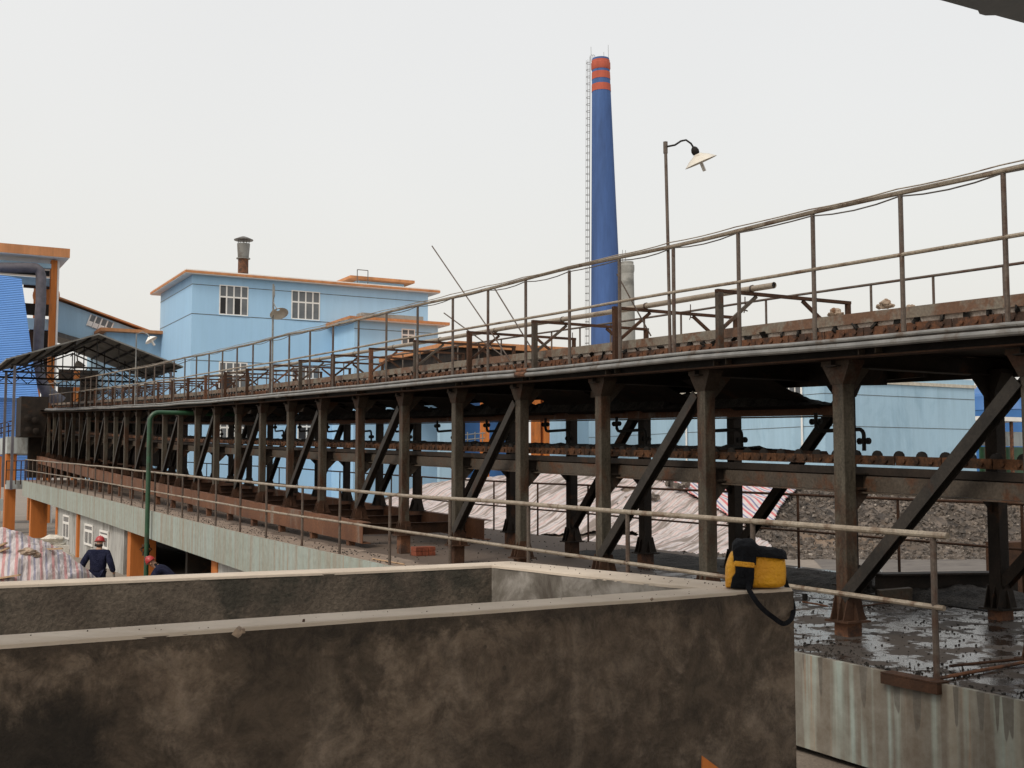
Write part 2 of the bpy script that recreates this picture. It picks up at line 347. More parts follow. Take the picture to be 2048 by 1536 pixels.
# ground
m, t, b = nodes('packed_dirt'); M['ground'] = m
M['duct'] = mottled('sooty_duct', (.07,.065,.075), (.11,.10,.115), 3, .6)
M['ledge'] = mottled('grimy_ledge', (.11,.085,.065), (.17,.14,.11), 2.5, .9, (.10,.08,.06), .58, 4, fine=.3)
v = pos(t); c = ramp(t, noi(t, v, .35, 8, .65), [(.3, (.15,.125,.10)), (.7, (.25,.21,.17))])
c = mix(t, .4, c, ramp(t, noi(t, v, 6, 6, .7), [(.3, (.09,.08,.07)), (.7, (.30,.26,.22))]))
t.links.new(c, b.inputs['Base Color']); b.inputs['Roughness'].default_value = .95
M['road'] = mottled('dusty_concrete_road', (.095,.082,.072), (.13,.115,.10), .6, .8, (.07,.06,.053), .56, .8, (1,3,1), fine=.1)
m, t, b = nodes('dark_rubble'); M['rubble'] = m
v = pos(t); vo = N(t, 'ShaderNodeTexVoronoi', Scale=3.6); t.links.new(v, vo.inputs['Vector'])
big = noi(t, v, .22, 3)
c = ramp(t, vo.outputs['Color'], [(.1, (.025,.021,.018)), (.55, (.065,.053,.044)), (.9, (.14,.115,.095))])
c = mix(t, ramp(t, big, [(.52, 0.), (.66, .75)]), c, (.20,.14,.095))
t.links.new(c, b.inputs['Base Color']); b.inputs['Roughness'].default_value = .9; bump(t, b, vo.outputs['Distance'], .9, .15)
M['chips'] = mottled('mixed_rock_chips', (.035,.03,.026), (.14,.115,.095), 2.7, .9, (.34,.30,.26), .62, 4, fine=.3)
# striped plastic tarpaulins
def tarp(name, ab, freq, fade, grime_shade, crease, cw=(.9, 3.2), cdepth=.05):
    # ab: direction across the stripes and crease: direction along the creases, both as (across view, into depth)
    m, t, b = nodes(name); v = pos(t)
    def dot(a_, b2, z=0.):
        d_ = N(t, 'ShaderNodeVectorMath', operation='DOT_PRODUCT'); t.links.new(v, d_.inputs[0]); L = math.hypot(a_, b2)
        d_.inputs[1].default_value = ((a_*PX+b2*PZ)/L, (a_*DX+b2*DZ)/L, z); return d_.outputs['Value']
    dn_ = noi(t, v, .9, 5, .6)
    x = math_(t, 'ADD', math_(t, 'MULTIPLY', dot(*ab), freq), math_(t, 'MULTIPLY', dn_, fade*(.3 if fade < .2 else .9)))
    x = math_(t, 'FRACT', x)
    wh = (.50,.455,.465); c = ramp(t, x, [(0, wh), (.22, (.46,.09,.10)), (.46, wh), (.68, (.09,.11,.24)), (.86, wh)], 'CONSTANT')
    c = mix(t, fade, c, (.48,.43,.41))
    cx = N(t, 'ShaderNodeCombineXYZ'); t.links.new(math_(t, 'MULTIPLY', dot(*crease), cw[0]), cx.inputs[0]); t.links.new(math_(t, 'MULTIPLY', dot(-crease[1], crease[0]), cw[1]), cx.inputs[1])
    cr = noi(t, cx.outputs[0], 1.0, 7, .62, .8)
    c = mix(t, math_(t, 'MULTIPLY', ramp(t, cr, [(.42, 1.), (.50, 0.)]), grime_shade), c, (.16,.13,.11))  # creases darkened in the colour as fold shade, with some dirt
    g = ramp(t, noi(t, v, 2.0, 9, .7, 1.2), [(.50, 0.), (.80, grime_shade)]); c = mix(t, g, c, (.22,.18,.15))
    t.links.new(c, b.inputs['Base Color']); b.inputs['Roughness'].default_value = .55
    bump(t, b, cr, .9, cdepth); return m
M['tarpclean'] = tarp('striped_tarpaulin', (1, .42), 2.2, .12, .22, (1, .3), (.8, 1.5), .04)
M['tarpworn'] = tarp('faded_striped_tarpaulin', (-1.3, 1), 4.2, .78, .95, (1, 1.3), (.30, 5.5), .10)
M['tarppink'] = tarp('striped_tarpaulin_red_blue', (1, .42), 4.6, .42, .55, (-.42, 1), (1.0, 6.5), .08)

# ================================================================= SETTING
g = MB(); g.add([(-1500,-300,GZ),(1500,-300,GZ),(1500,2500,GZ),(-1500,2500,GZ)], [(0,1,2,3)])
tag(g.build('ground', M['ground']), 'brown packed dirt ground under and behind the platform', kind='structure')
r_ = MB(); P = [cg(8, 27), cg(40, 27), cg(60, 43.3), cg(11, 43.3)]
r_.add([(p.x, p.y, GZ+.006) for p in P], [(0,1,2,3)])
tag(r_.build('road', M['road']), 'pale dusty concrete road in front of the rubble heap', kind='structure')

# ================================================================= RAISED PLATFORM
W0, W3 = 6.9, 12.0
plat = thing('raised_platform', 'long raised concrete platform with mint edge on orange pillars under the trestle', 'platform', (W0, 0, GZ))
us = [-4, 2, 5.4, 7.7, 12, 16.7, 23.4, 30.6, 41.8, 52, 64]
mb = MB()
for a, b_ in zip(us[:-1], us[1:]):     # top
    mb.add([(W0,a,zs(a)),(W3,a,zs(a)+.06),(W3,b_,zs(b_)+.06),(W0,b_,zs(b_))], [(0,1,2,3)])
    mb.add([(W0,a,zs(a)-.75),(W3,a,zs(a)-.69),(W3,b_,zs(b_)-.69),(W0,b_,zs(b_)-.75)], [(0,3,2,1)])
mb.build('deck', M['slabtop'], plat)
mb = MB()
for a, b_ in zip(us[:-1], us[1:]):
    mb.hexa([(W0-.05,a,zs(a)-.76),(W0-.001,a,zs(a)-.76),(W0-.001,b_,zs(b_)-.76),(W0-.05,b_,zs(b_)-.76)],
            [(W0-.05,a,zs(a)+.0),(W0-.001,a,zs(a)+.0),(W0-.001,b_,zs(b_)+.0),(W0-.05,b_,zs(b_)+.0)])
mb.build('edge_beam', M['mint'], plat)
mb = MB()
for a, b_ in zip(us[:-1], us[1:]):
    mb.hexa([(W3+.001,a,zs(a)-.7),(W3+.1,a,zs(a)-.7),(W3+.1,b_,zs(b_)-.7),(W3+.001,b_,zs(b_)-.7)],
            [(W3+.001,a,zs(a)+.05),(W3+.1,a,zs(a)+.05),(W3+.1,b_,zs(b_)+.05),(W3+.001,b_,zs(b_)+.05)])
mb.build('rear_edge_beam', M['greycon'], plat)
# ledge at the foot of the near end
mb = MB(); mb.box((W0-.42, -3, -2.62), (W0+.3, 12.5, -2.30)); mb.box((W0-.62, -3, GZ), (W0+.2, 12.5, -2.63))
mb.build('ledge', M['ledge'], plat)
# pillars: position along u, visible side face goes deep under the slab
def pillar(x, du=.5, dw=.75, W=7.0):
    u = atW(x, 1000, W).y; p = MB(); p.box((W, u-du, GZ), (W+dw, u, zs(u)-.79)); p.build('pillar', M['orange'], plat)
for x in (60, 112, 257, 425): pillar(x, .5)
p = MB(); u = atW(157, 1000, 7.0).y; p.box((6.94, u-.35, GZ), (7.1, u, zs(u)-.78)); p.build('pillar', M['orange'], plat)
ua, ub, uc = atW(415, 1100, 7.05).y, atW(250, 1100, 7.05).y, atW(114, 1050, 7.05).y
def under_wall(u0, u1, name='wall'):
    mb = MB(); k = 6
    for i in range(k):
        a = u0+(u1-u0)*i/k; b_ = u0+(u1-u0)*(i+1)/k
        mb.hexa([(7.03,a,GZ),(7.2,a,GZ),(7.2,b_,GZ),(7.03,b_,GZ)], [(7.03,a,zs(a)-.78),(7.2,a,zs(a)-.78),(7.2,b_,zs(b_)-.78),(7.03,b_,zs(b_)-.78)])
    mb.build(name, M['greywall'], plat)
under_wall(ub+.1, uc-.02)
under_wall(-3, ua-.52)
mb = MB(); mb.box((11.0, -3, GZ), (11.2, 62, -1.9)); mb.box((7.3, ua+3, GZ), (11, ua+3.2, -1.95)); mb.build('inner_wall', M['darksteel'], plat)
def pwin(x0, x1, y0, y1):
    a = atW(x0, y0, 7.0); b_ = atW(x1, y0, 7.0); lo = atW(x1, y1, 7.0).z; hi = a.z
    f = MB()
    u1, u0 = a.y, b_.y; W = 7.0; hi -= .12
    f.box((W-.02, u0, lo), (W+.02, u0+.07, hi)); f.box((W-.02, u1-.07, lo), (W+.02, u1, hi))
    f.box((W-.02, u0+.07, hi-.07), (W+.02, u1-.07, hi)); f.box((W-.02, u0+.07, lo), (W+.02, u1-.07, lo+.07))
    f.box((W-.018, u0+.07, lo+(hi-lo)*.62), (W+.02, u1-.07, lo+(hi-lo)*.62+.09)); f.box((W-.018, (u0+u1)/2-.03, lo+.07), (W+.02, (u0+u1)/2+.03, lo+(hi-lo)*.62))
    o = f.build('window', M['white'], plat); q = MB(); q.box((W+.002, u0+.07, lo+.07), (W+.018, u1-.07, hi-.07)); q.build('pane', M['glassdark'], o)
for r__ in ((127, 139, 1023, 1080), (170, 186, 1040, 1094), (200, 217, 1052, 1100)): pwin(*r__)

# ================================================================= TRESTLE
W1, W2, SP, U0 = 7.9, 9.95, 2.035, 8.06
cols = [U0+SP*n for n in range(-2, 29)]
FOOT = 2.56
tres = thing('steel_trestle', 'long rusty steel trestle of paired columns and diagonal braces carrying the mould conveyor', 'trestle', (W1, 0, GZ))
BSTART = 19.5
def foot_z(u): return zp(u)-FOOT if u < BSTART-.6 else zp(u)-2.42
for n, u in enumerate(cols):
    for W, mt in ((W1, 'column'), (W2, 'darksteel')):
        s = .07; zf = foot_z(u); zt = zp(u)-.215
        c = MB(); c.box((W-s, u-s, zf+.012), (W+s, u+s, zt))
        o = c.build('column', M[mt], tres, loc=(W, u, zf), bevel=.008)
        # capital: inverted frustum
        k = MB(); a, b_ = s+.006, .17
        k.hexa([(W-a,u-a,zt-.175),(W+a,u-a,zt-.175),(W+a,u+a,zt-.175),(W-a,u+a,zt-.175)], [(W-a-.015,u-b_,zt),(W+a+.015,u-b_,zt),(W+a+.015,u+b_,zt),(W-a-.015,u+b_,zt)])
        k.box((W-a-.02, u-b_-.01, zt), (W+a+.02, u+b_+.01, zt+.045)); k.build('capital', M['capshade' if W == W1 else mt], o, loc=(W, u, zf))
        # foot: plate and flared gussets
        k = MB(); k.box((W-.145, u-.145, zf), (W+.145, u+.145, zf+.018))
        for dx, dy in ((1,0),(-1,0),(0,1),(0,-1)):
            q = Vector((dx, dy, 0)); e = Vector((-dy, dx, 0))*.008
            b0 = Vector((W, u, zf+.02))+q*(s+.001)
            k.prism([b0-e, b0+q*.06-e, b0+q*.03+Vector((0,0,.14))-e, b0+Vector((0,0,.21))-e], e*2)
        for sx_ in (-1, 1):
            k.prism([(W-.14, u+sx_*(s+.004), zf+.02), (W+.14, u+sx_*(s+.004), zf+.02), (W+.12, u+sx_*(s+.004), zf+.08), (W+.075, u+sx_*(s+.004), zf+.24), (W-.075, u+sx_*(s+.004), zf+.24), (W-.12, u+sx_*(s+.004), zf+.08)], (0, sx_*.012, 0))
        k.build('foot_plate', M['darkrust' if W == W1 else 'darksteel'], o, loc=(W, u, zf))
        if u < BSTART-.6:
            k = MB(); k.box((W-.085, u-.085, zs(u)-.05), (W+.085, u+.085, zf-.001)); k.build('pedestal', M['rust' if n % 3 else 'darkrust'], o, loc=(W, u, zf))
        # gusset at the lower cross beam
        sg = 1 if W == W1 else -1; zg = zp(u)-1.36
        k = MB(); k.prism([(W+sg*s, u-.006, zg+.02), (W+sg*(s+.24), u-.006, zg+.02), (W+sg*(s+.24), u-.006, zg-.02), (W+sg*(s+.02), u-.006, zg-.24), (W+sg*s, u-.006, zg-.24)], (0, .012, 0)); k.build('gusset', M[mt if W == W2 else 'beam'], o, loc=(W, u, zf)); k = MB()
        k.prism([(W+sg*s, u-.006, zt-.0), (W+sg*(s+.26), u-.006, zt-.0), (W+sg*(s+.26), u-.006, zt-.03), (W+sg*(s+.02), u-.006, zt-.28), (W+sg*s, u-.006, zt-.28)], (0, .012, 0))
        k.build('gusset', M[mt if W == W2 else 'beam'], o, loc=(W, u, zf))
    k = MB(); k.ibeam((W1+.072, u, zp(u)-1.285), (W2-.072, u, zp(u)-1.285), .12, .15); k.build('cross_beam', M['darksteel'], tres)
    k = MB(); k.ibeam((W1-.15, u, zp(u)-.145), (W2+.3, u, zp(u)-.145), .14, .17); k.build('cross_beam', M['darksteel'], tres)
# diagonal braces in every other bay
for i in range(len(cols)-1):
    if (i-1) % 2: continue
    u, v_ = cols[i], cols[i+1]
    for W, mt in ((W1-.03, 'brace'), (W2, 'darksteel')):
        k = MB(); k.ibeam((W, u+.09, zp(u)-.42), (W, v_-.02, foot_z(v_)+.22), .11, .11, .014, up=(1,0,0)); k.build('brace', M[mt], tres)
def long_part(name, mat, W, dz0, dz1, a, b_, th=.02, step=2.035, zf=zp, parent=None):
    mb = MB(); n = max(1, int((b_-a)/step))
    for i in range(n):
        p = a+(b_-a)*i/n; q = a+(b_-a)*(i+1)/n
        mb.hexa([(W,p,zf(p)+dz0),(W+th,p,zf(p)+dz0),(W+th,q,zf(q)+dz0),(W,q,zf(q)+dz0)], [(W,p,zf(p)+dz1),(W+th,p,zf(p)+dz1),(W+th,q,zf(q)+dz1),(W,q,zf(q)+dz1)])
    return mb.build(name, M[mat], parent or tres)
UE = cols[-1]+.6; US = 3.2
# deck edge girder
long_part('edge_girder', 'black', W1-.17, -.150, -.01, US, UE, .015)
long_part('edge_girder', 'darkrust', W1-.24, -.166, -.152, US, UE, .16)
long_part('edge_girder', 'darksteel', W2+.12, -.24, -.01, US, UE, .02)
long_part('deck_plate', 'darksteel', W1-.32, -.045, -.03, US, UE, .75)      # walkway strip near side
long_part('deck_plate', 'darksteel', W1+.46, -.055, -.04, US, UE, 1.15)
long_part('deck_plate', 'darksteel', W2-.32, -.045, -.03, US, UE, .75)
long_part('side_plate', 'sideplate', 8.30, .222, .325, US, UE, .012)
long_part('side_plate', 'darksteel', 9.62, .12, .32, US, UE, .012)
# lower return run beams
long_part('lower_beam', 'beam', 8.12, -1.375, -1.235, US, UE, .02)
long_part('lower_beam', 'beam', 8.06, -1.392, -1.378, US, UE, .14)
long_part('lower_beam', 'darksteel', 9.72, -1.36, -1.20, US, UE, .02)
long_part('lower_rail', 'darksteel', 8.14, -1.222, -1.15, US, UE, .03)
# mid beam along the far columns, with tray
long_part('tray_beam', 'rustbeam', W2-.10, -.60, -.49, 10.0, UE, .02)
long_part('tray_beam', 'beam', W2-.15, -.622, -.606, 10.0, UE, .12)
mb = MB()
mb.hexa([(9.3,8.9,.93),(9.35,8.9,.93),(9.35,10.2,1.0),(9.3,10.2,1.0)], [(9.3,8.9,1.2),(9.35,8.9,1.2),(9.35,10.2,1.25),(9.3,10.2,1.25)])
mb.hexa([(9.5,8.55,1.0),(9.55,8.55,1.0),(9.55,9.3,1.0),(9.5,9.3,1.0)], [(9.5,8.55,1.2),(9.55,8.55,1.2),(9.55,9.3,1.22),(9.5,9.3,1.22)])
mb.build('hanging_plate', M['darksteel'], tres)
# drip trays hanging between deck and tray beam in each bay: slanting sheets
for i in range(3, len(cols)-1):
    a, b_ = cols[i]+.25, cols[i+1]-.25
    k = MB(); k.hexa([(8.9,a,zp(a)-.16),(8.93,a,zp(a)-.16),(8.93,b_,zp(b_)-.16),(8.9,b_,zp(b_)-.16)], [(9.75,a,zp(a)-.52),(9.78,a,zp(a)-.52),(9.78,b_,zp(b_)-.52),(9.75,b_,zp(b_)-.52)])
    k.build('drip_tray', M['darksteel'], tres)
    if i % 2 == 0:
        k = MB(); c = (a+b_)/2; k.box((8.45, c-.2, zp(c)-.36), (8.47, c+.12, zp(c)-.27)); k.build('hanging_bracket', M['beam'], tres)
# small channel clips under the pipes
for i, u in enumerate(cols[:14]):
    c = u-.55
    for s_ in (-.1, .1): k = MB(); k.box((W1-.25, c+s_-.005, zp(c)-.145), (W1-.172, c+s_+.005, zp(c)-.09)); k.build('clip', M['beam'], tres)
long_part('dark_backdrop', 'darksteel', W2+.35, -2.35, -.25, 44, 66, .02)  # added dark sheet, stands in for dense framing against the sky
# inclined rust channels that lift the far columns off the platform
for W in (7.66, 10.06):
    zf = lambda u: zp(u)-2.44
    mb = MB(); ns = 20; a0, b0 = BSTART, 65.5
    for i in range(ns):
        p = a0+(b0-a0)*i/ns; q = a0+(b0-a0)*(i+1)/ns
        hp = .34; th = .012
        mb.hexa([(W,p,zf(p)-hp),(W+th,p,zf(p)-hp),(W+th,q,zf(q)-hp),(W,q,zf(q)-hp)], [(W,p,zf(p)),(W+th,p,zf(p)),(W+th,q,zf(q)),(W,q,zf(q))])
        for dz in (0.001, -hp-.016):
            mb.hexa([(W-.0,p,zf(p)+dz),(W+.16,p,zf(p)+dz),(W+.16,q,zf(q)+dz),(W-.0,q,zf(q)+dz)], [(W-.0,p,zf(p)+dz+.015),(W+.16,p,zf(p)+dz+.015),(W+.16,q,zf(q)+dz+.015),(W-.0,q,zf(q)+dz+.015)])
    mb.build('inclined_channel', M['rustbeam'], tres)
for i, u in enumerate(cols):
    if u < BSTART: continue
    if zp(u)-2.44-.36 - zs(u) > .02:
        for W in (7.74, 10.12):
            k = MB(); k.box((W-.06, u-.07, zs(u)-.01), (W+.06, u+.07, zp(u)-2.44-.357)); k.build('stub', M['rust'], tres)
    k = MB(); k.ibeam((7.84, u, zp(u)-2.60), (10.05, u, zp(u)-2.60), .13, .2); k.build('cross_tie', M['darkrust'], tres)

# ================================================================= MOULD CONVEYOR
conv = thing('mould_conveyor', 'endless chain of rusty lime coated moulds running along the trestle deck', 'conveyor', (8.4, 0, 1.2))
def mould(mb, u):
    z = zp(u)
    mb.hexa([(8.345,u-.075,z+.12),(9.58,u-.075,z+.12),(9.58,u+.075,z+.12),(8.345,u+.075,z+.12)], [(8.335,u-.12,z+.235),(9.60,u-.12,z+.235),(9.60,u+.12,z+.235),(8.335,u+.12,z+.235)])
def link(mb, u, L, W, dz, h):
    z0 = zp(u); z1 = zp(u+L); n = 4
    mb.hexa([(W,u+.01,z0+dz-h/2),(W+.014,u+.01,z0+dz-h/2),(W+.014,u+L-.005,z1+dz-h/2),(W,u+L-.005,z1+dz-h/2)], [(W,u+.01,z0+dz+h/2),(W+.014,u+.01,z0+dz+h/2),(W+.014,u+L-.005,z1+dz+h/2),(W,u+L-.005,z1+dz+h/2)])
    for k in range(3):
        c = u+L*(.2+.3*k); mb.lathe((W-.002, c, zp(c)+dz), [(.022, 0), (.022, .016), (.008, .017)], 8, axis=(-1,0,0))
PM = .262
ulist = []; u = 4.0
while u < UE-.3: ulist.append(u); u += PM
rest = MB(); restl = MB(); restr = MB()
for i, u in enumerate(ulist):
    if i < 100:
        k = MB(); mould(k, u); o = k.build('mould', M['lime'], conv)
        k = MB(); cz = zp(u+PM/2)+.205; rr = random.uniform(.032, .05)
        k.rock((8.325, u+PM/2+random.uniform(-.03,.03), cz-.01), rr*1.25, (.35, 1.5, .85)); k.build('caked_roller', M['black'], conv)
    else:
        mould(rest, u); restr.lathe((8.335, u+PM/2, zp(u+PM/2)+.175), [(.05, 0), (.05, .03)], 8, axis=(-1,0,0))
tag(rest.build('mould_row', M['lime'], conv), None, kind='stuff'); tag(restr.build('caked_roller_row', M['black'], conv), None, kind='stuff')
nl = 0; u = 4.0
while u < UE-.6:
    if nl < 50: k = MB(); link(k, u, PM*2, 8.315, .138, .082); k.build('chain_link', M['rust'], conv)
    else: link(restl, u, PM*2, 8.315, .138, .082)
    if nl < 50: k = MB(); link(k, u, PM*2, 8.13, -1.085, .085); k.build('chain_link', M['rustshade'], conv)
    else: link(restl, u, PM*2, 8.13, -1.085, .085)
    nl += 1; u += PM*2
tag(restl.build('chain_link_row', M['rust'], conv), None, kind='stuff')
# return run moulds upside down: dark caked
mb = MB()
for u in ulist:
    if u > 10: mb.hexa([(8.2,u-.1,zp(u)-1.12),(9.55,u-.1,zp(u)-1.12),(9.55,u+.1,zp(u)-1.12),(8.2,u+.1,zp(u)-1.12)], [(8.22,u-.06,zp(u)-1.02),(9.5,u-.06,zp(u)-1.02),(9.5,u+.06,zp(u)-1.02),(8.22,u+.06,zp(u)-1.02)])
tag(mb.build('return_mould_row', M['darkrust'], conv), None, kind='stuff')
mb = MB()
for u in ulist[:50]:
    mb.lathe((8.17, u, zp(u)-1.055), [(.06, 0), (.06, .025)], 12, axis=(1,0,0))
mb.build('wheel_row', M['black'], conv)['kind'] = 'stuff'

# heaps of caked slag: strip heightfields
def strip_heap(name, label, mat, Wa, Wb, ua_, ub_, zf, hf, n=160, m_=8, cat='slag heap'):
    mb = MB(); vs = []; fs = []
    for i in range(n+1):
        u = ua_+(ub_-ua_)*i/n
        for j in range(m_+1):
            s_ = j/m_; W = Wa+(Wb-Wa)*s_
            h = hf(u)*math.sin(math.pi*min(max(s_, .0), 1))**.5
            h *= .8+.5*noise.noise(Vector((u*5, W*5, 0)))+.25*noise.noise(Vector((u*17, W*17, 3)))
            vs.append((W, u, zf(u)+max(h, 0)))
    for i in range(n):
        for j in range(m_): a = i*(m_+1)+j; fs.append((a, a+1, a+m_+2, a+m_+1))
    mb.add(vs, fs, False); return tag(mb.build(name, M[mat]), label, cat)
strip_heap('slag_crust', 'black lumpy slag crust piled on the tray beam under the deck', 'slag', 9.35, 10.1, 10.1, 60, lambda u: zp(u)-.50,
    lambda u: (.26 if u < 12.0 else .12 if u < 12.9 else .30 if u < 16.2 else .2+.09*noise.noise(Vector((u*.9, 0, 0))))*min(1, (u-10.0)/1.2), 700)
strip_heap('slag_crust', 'thin brown crust of dirt along the lower return chain', 'slag', 8.2, 9.6, 10.4, 60, lambda u: zp(u)-1.06,
    lambda u: .085+.02*noise.noise(Vector((u*2, 0, 0))), 700)
for (x, y, s_, lb) in ((1762, 606, .075, 'pale lump of rubble beside a rail post on the deck'), (1812, 613, .05, 'small flat rubble lump right of the rail post on the deck'), (1662, 622, .07, 'brown rubble pile at the end of the last support arm')):
    c = atW(x, y, 8.36); k = MB()
    k.lump((c.x+.06, c.y, c.z-.01), s_*.75, (1, .9, .8), x); k.lump((c.x+.07, c.y+s_*.9, c.z-.02), s_*.55, (1, 1.2, .6), x+7); k.lump((c.x+.07, c.y-s_*.8, c.z-.03), s_*.4, (1, 1.2, .6), x+9)
    o = k.build('rubble_lump', M['stone']); tag(o, lb, 'rubble')

# ================================================================= TWO CONDUIT PIPES ALONG THE DECK EDGE
def run(W, dz, a, b_, step=1.0, wob=.01, seed=0, zf=zp):
    pts = []; u = a
    while u <= b_+1e-6:
        pts.append((W, u, zf(u)+dz+wob*noise.noise(Vector((u*.35, seed, 0)))*2)); u += step
    return pts
for dz, W, r0, lb in ((-.012, 7.59, .021, 'upper of the two grey conduit pipes along the deck edge'), (-.072, 7.57, .030, 'lower thicker grey conduit pipe along the deck edge')):
    pts = run(W, dz, 3.6, 62, .8, .014, dz)
    k = MB(); k.tube(pts, r0, 10); o = tag(k.build('conduit_pipe', M['pipe']), lb, 'pipe')
    for u in (13.6, 24.2, 36.5, 46): 
        j = MB(); z = zp(u)+dz; j.tube([(W, u-.14, zp(u-.14)+dz), (W, u+.14, zp(u+.14)+dz)], r0*1.25, 10); j.build('joint', M['rust' if u < 20 else 'pipe'], o)

# ================================================================= HANDRAILS
def railing(name, label, W, posts, top, mids, r, zf, a, b_, mat, postmat, base=0, wob=.0, postr=None):
    o = thing(name, label, 'handrail', (W, a, zf(a)))
    k = MB(); k.tube(run(W, top, a, b_, .6, wob, W, zf), r, 10); k.build('top_rail', M[mat], o)
    for mdz in mids: k = MB(); k.tube(run(W, mdz, a+.05, b_, .6, wob*.6, W+5, zf), r*.8, 8); k.build('mid_rail', M[mat if mat == 'rail' else postmat], o)
    for i, u in enumerate(posts[:100]):
        k = MB(); k.tube([(W+.005, u, zf(u)+base), (W+.005, u, zf(u)+top-.01)], postr or r*.95, 8); k.build('post', M[postmat], o)
    return o
px = [2003, 1795, 1618, 1468, 1338, 1230, 1130, 1043, 968, 898]
pu = [atW(x, 600, 7.6).y for x in px]
pu = [pu[0]-1.05]+pu
while pu[-1] < 61: pu.append(pu[-1]+(1.33 if pu[-1] > 19 else 1.3))
rl = railing('handrail', 'tall pipe handrail with bright top rail along the near deck edge of the trestle', 7.66, pu, 1.21, [.69], .022, zp, 4.4, 62, 'rail', 'railbrown', .02, .016)
pf = []; u = 5.4
while u < 60: pf.append(u); u += .925
railing('handrail', 'brown pipe handrail behind the moulds on the far deck edge', 10.3, pf, .95, [], .016, zp, 4.6, 61, 'railbrown', 'railbrown', -.05, .008)
px = [1860, 1500, 1250, 1052, 895, 775, 675, 600, 528, 476, 427]
pl = [atW(x, 1100, 6.9).y for x in px]
while pl[-1] < 63: pl.append(pl[-1]+1.62)
railing('handrail', 'tan pipe handrail with an open cut end along the near platform edge', 6.93, pl, 1.06, [.53], .026, zs, pl[0]-.14, 64, 'rail', 'railbrown', -.02, .008, .024)
pg = [5.5+1.9*i for i in range(31)]
railing('handrail', 'thin rusty handrail along the rear edge of the platform', 11.9, pg, 1.08, [.55], .020, lambda u: zs(u)+.03, 4.5, 62, 'darkrust', 'darkrust', 0, .008)
# cables tied along the top rail
for q, lb in ((0, 'dark cable sagging along the top of the deck handrail'), (1, 'thin grey cable clipped to the top of the deck handrail')):
    pts = []
    for i in range(len(pu)-1):
        a, b_ = pu[i], pu[i+1]
        if a > 40: break
        for s_ in (0, .25, .5, .75):
            u = a+(b_-a)*s_; sag = (.035 if q == 0 else .012)*(1-(2*s_-1)**2)*(1 if (i*7+q*3) % 3 else .3)
            pts.append((7.655-.03*q, u, zp(u)+1.215+(-.03 if q == 0 else .028)-sag))
    k = MB(); k.tube(pts, .007 if q == 0 else .006, 6); tag(k.build('cable', M['cable' if q == 0 else 'rail']), lb, 'cable')

# ================================================================= PIPE SUPPORT FRAMES + BIG PIPE
for n in range(1, 25):
    u = U0+SP*n; z = zp(u); h = .70
    o = thing('pipe_support_frame', ('steel angle frame holding the water pipe above the moulds, %s counting from its open end' % ORD[n-1]), 'support frame', (8.1, u, z), 'frames holding the water pipe above the moulds')
    mt = 'beam' if n in (1, 3, 5, 8) else 'darkrust' if n % 3 else 'rust'
    k = MB(); k.bar((8.1, u, z+.0), (8.1, u, z+h), .07, .06); k.build('post', M[mt], o)
    k = MB(); k.bar((10.0, u, z-.02), (10.0, u, z+h), .05, .05); k.build('post', M['darkrust'], o)
    k = MB(); k.bar((8.06, u, z+h+.018), (10.03, u, z+h+.018), .055, .035); k.build('arm', M['darkrust'], o)
    k = MB(); k.bar((8.13, u, z+.30), (8.62, u, z+h-.01), .035, .035); k.build('knee_brace', M[mt], o)
    k = MB(); k.bar((9.97, u, z+.22), (9.3, u, z+h-.01), .035, .035); k.build('knee_brace', M['darkrust'], o)
bp = thing('water_pipe', 'long cream water pipe with an open right end resting on the support frames', 'pipe', (8.55, 9.72, 2))
k = MB(); pts = run(8.55, .775, 9.72, 60, 1.2, .008, 9)
k.tube(pts, .034, 14, closed_ends=False); k.build('tube', M['bigpipe'], bp)
k = MB(); k.tube([(8.55, 9.735, zp(9.72)+.775), (8.55, 9.76, zp(9.73)+.775)], .031, 12); k.build('bore', M['dark'], bp)
k = MB(); k.lathe((8.55, 9.715, zp(9.72)+.775), [(.034, 0), (.034, .01), (.029, .012), (.029, 0.0)], 14, axis=(0,1,0), caps=False); k.build('rim', M['bigpipe'], bp)
for n in range(1, 16):
    u = U0+SP*n-.02; k = MB(); k.tube([(8.55, u-.012, zp(u)+.775), (8.55, u+.012, zp(u)+.775)], .041, 12); k.build('clamp', M['railbrown'], bp)
# small drip valves hanging off the water pipe
for x, y0, y1 in ((1490, 597, 620), (1381, 612, 634), (1145, 668, 690)):
    c = atW(x, y0, 8.55); b_ = atW(x, y1, 8.55); k = MB(); k.tube([c+Vector((0,0,.02)), b_], .006, 6); k.tube([b_, b_+Vector((.01,-.03,-.015))], .008, 6); k.tube([b_, b_+Vector((0,.02,-.03))], .006, 6)
    k.build('drip_spout', M['darkrust'], bp)
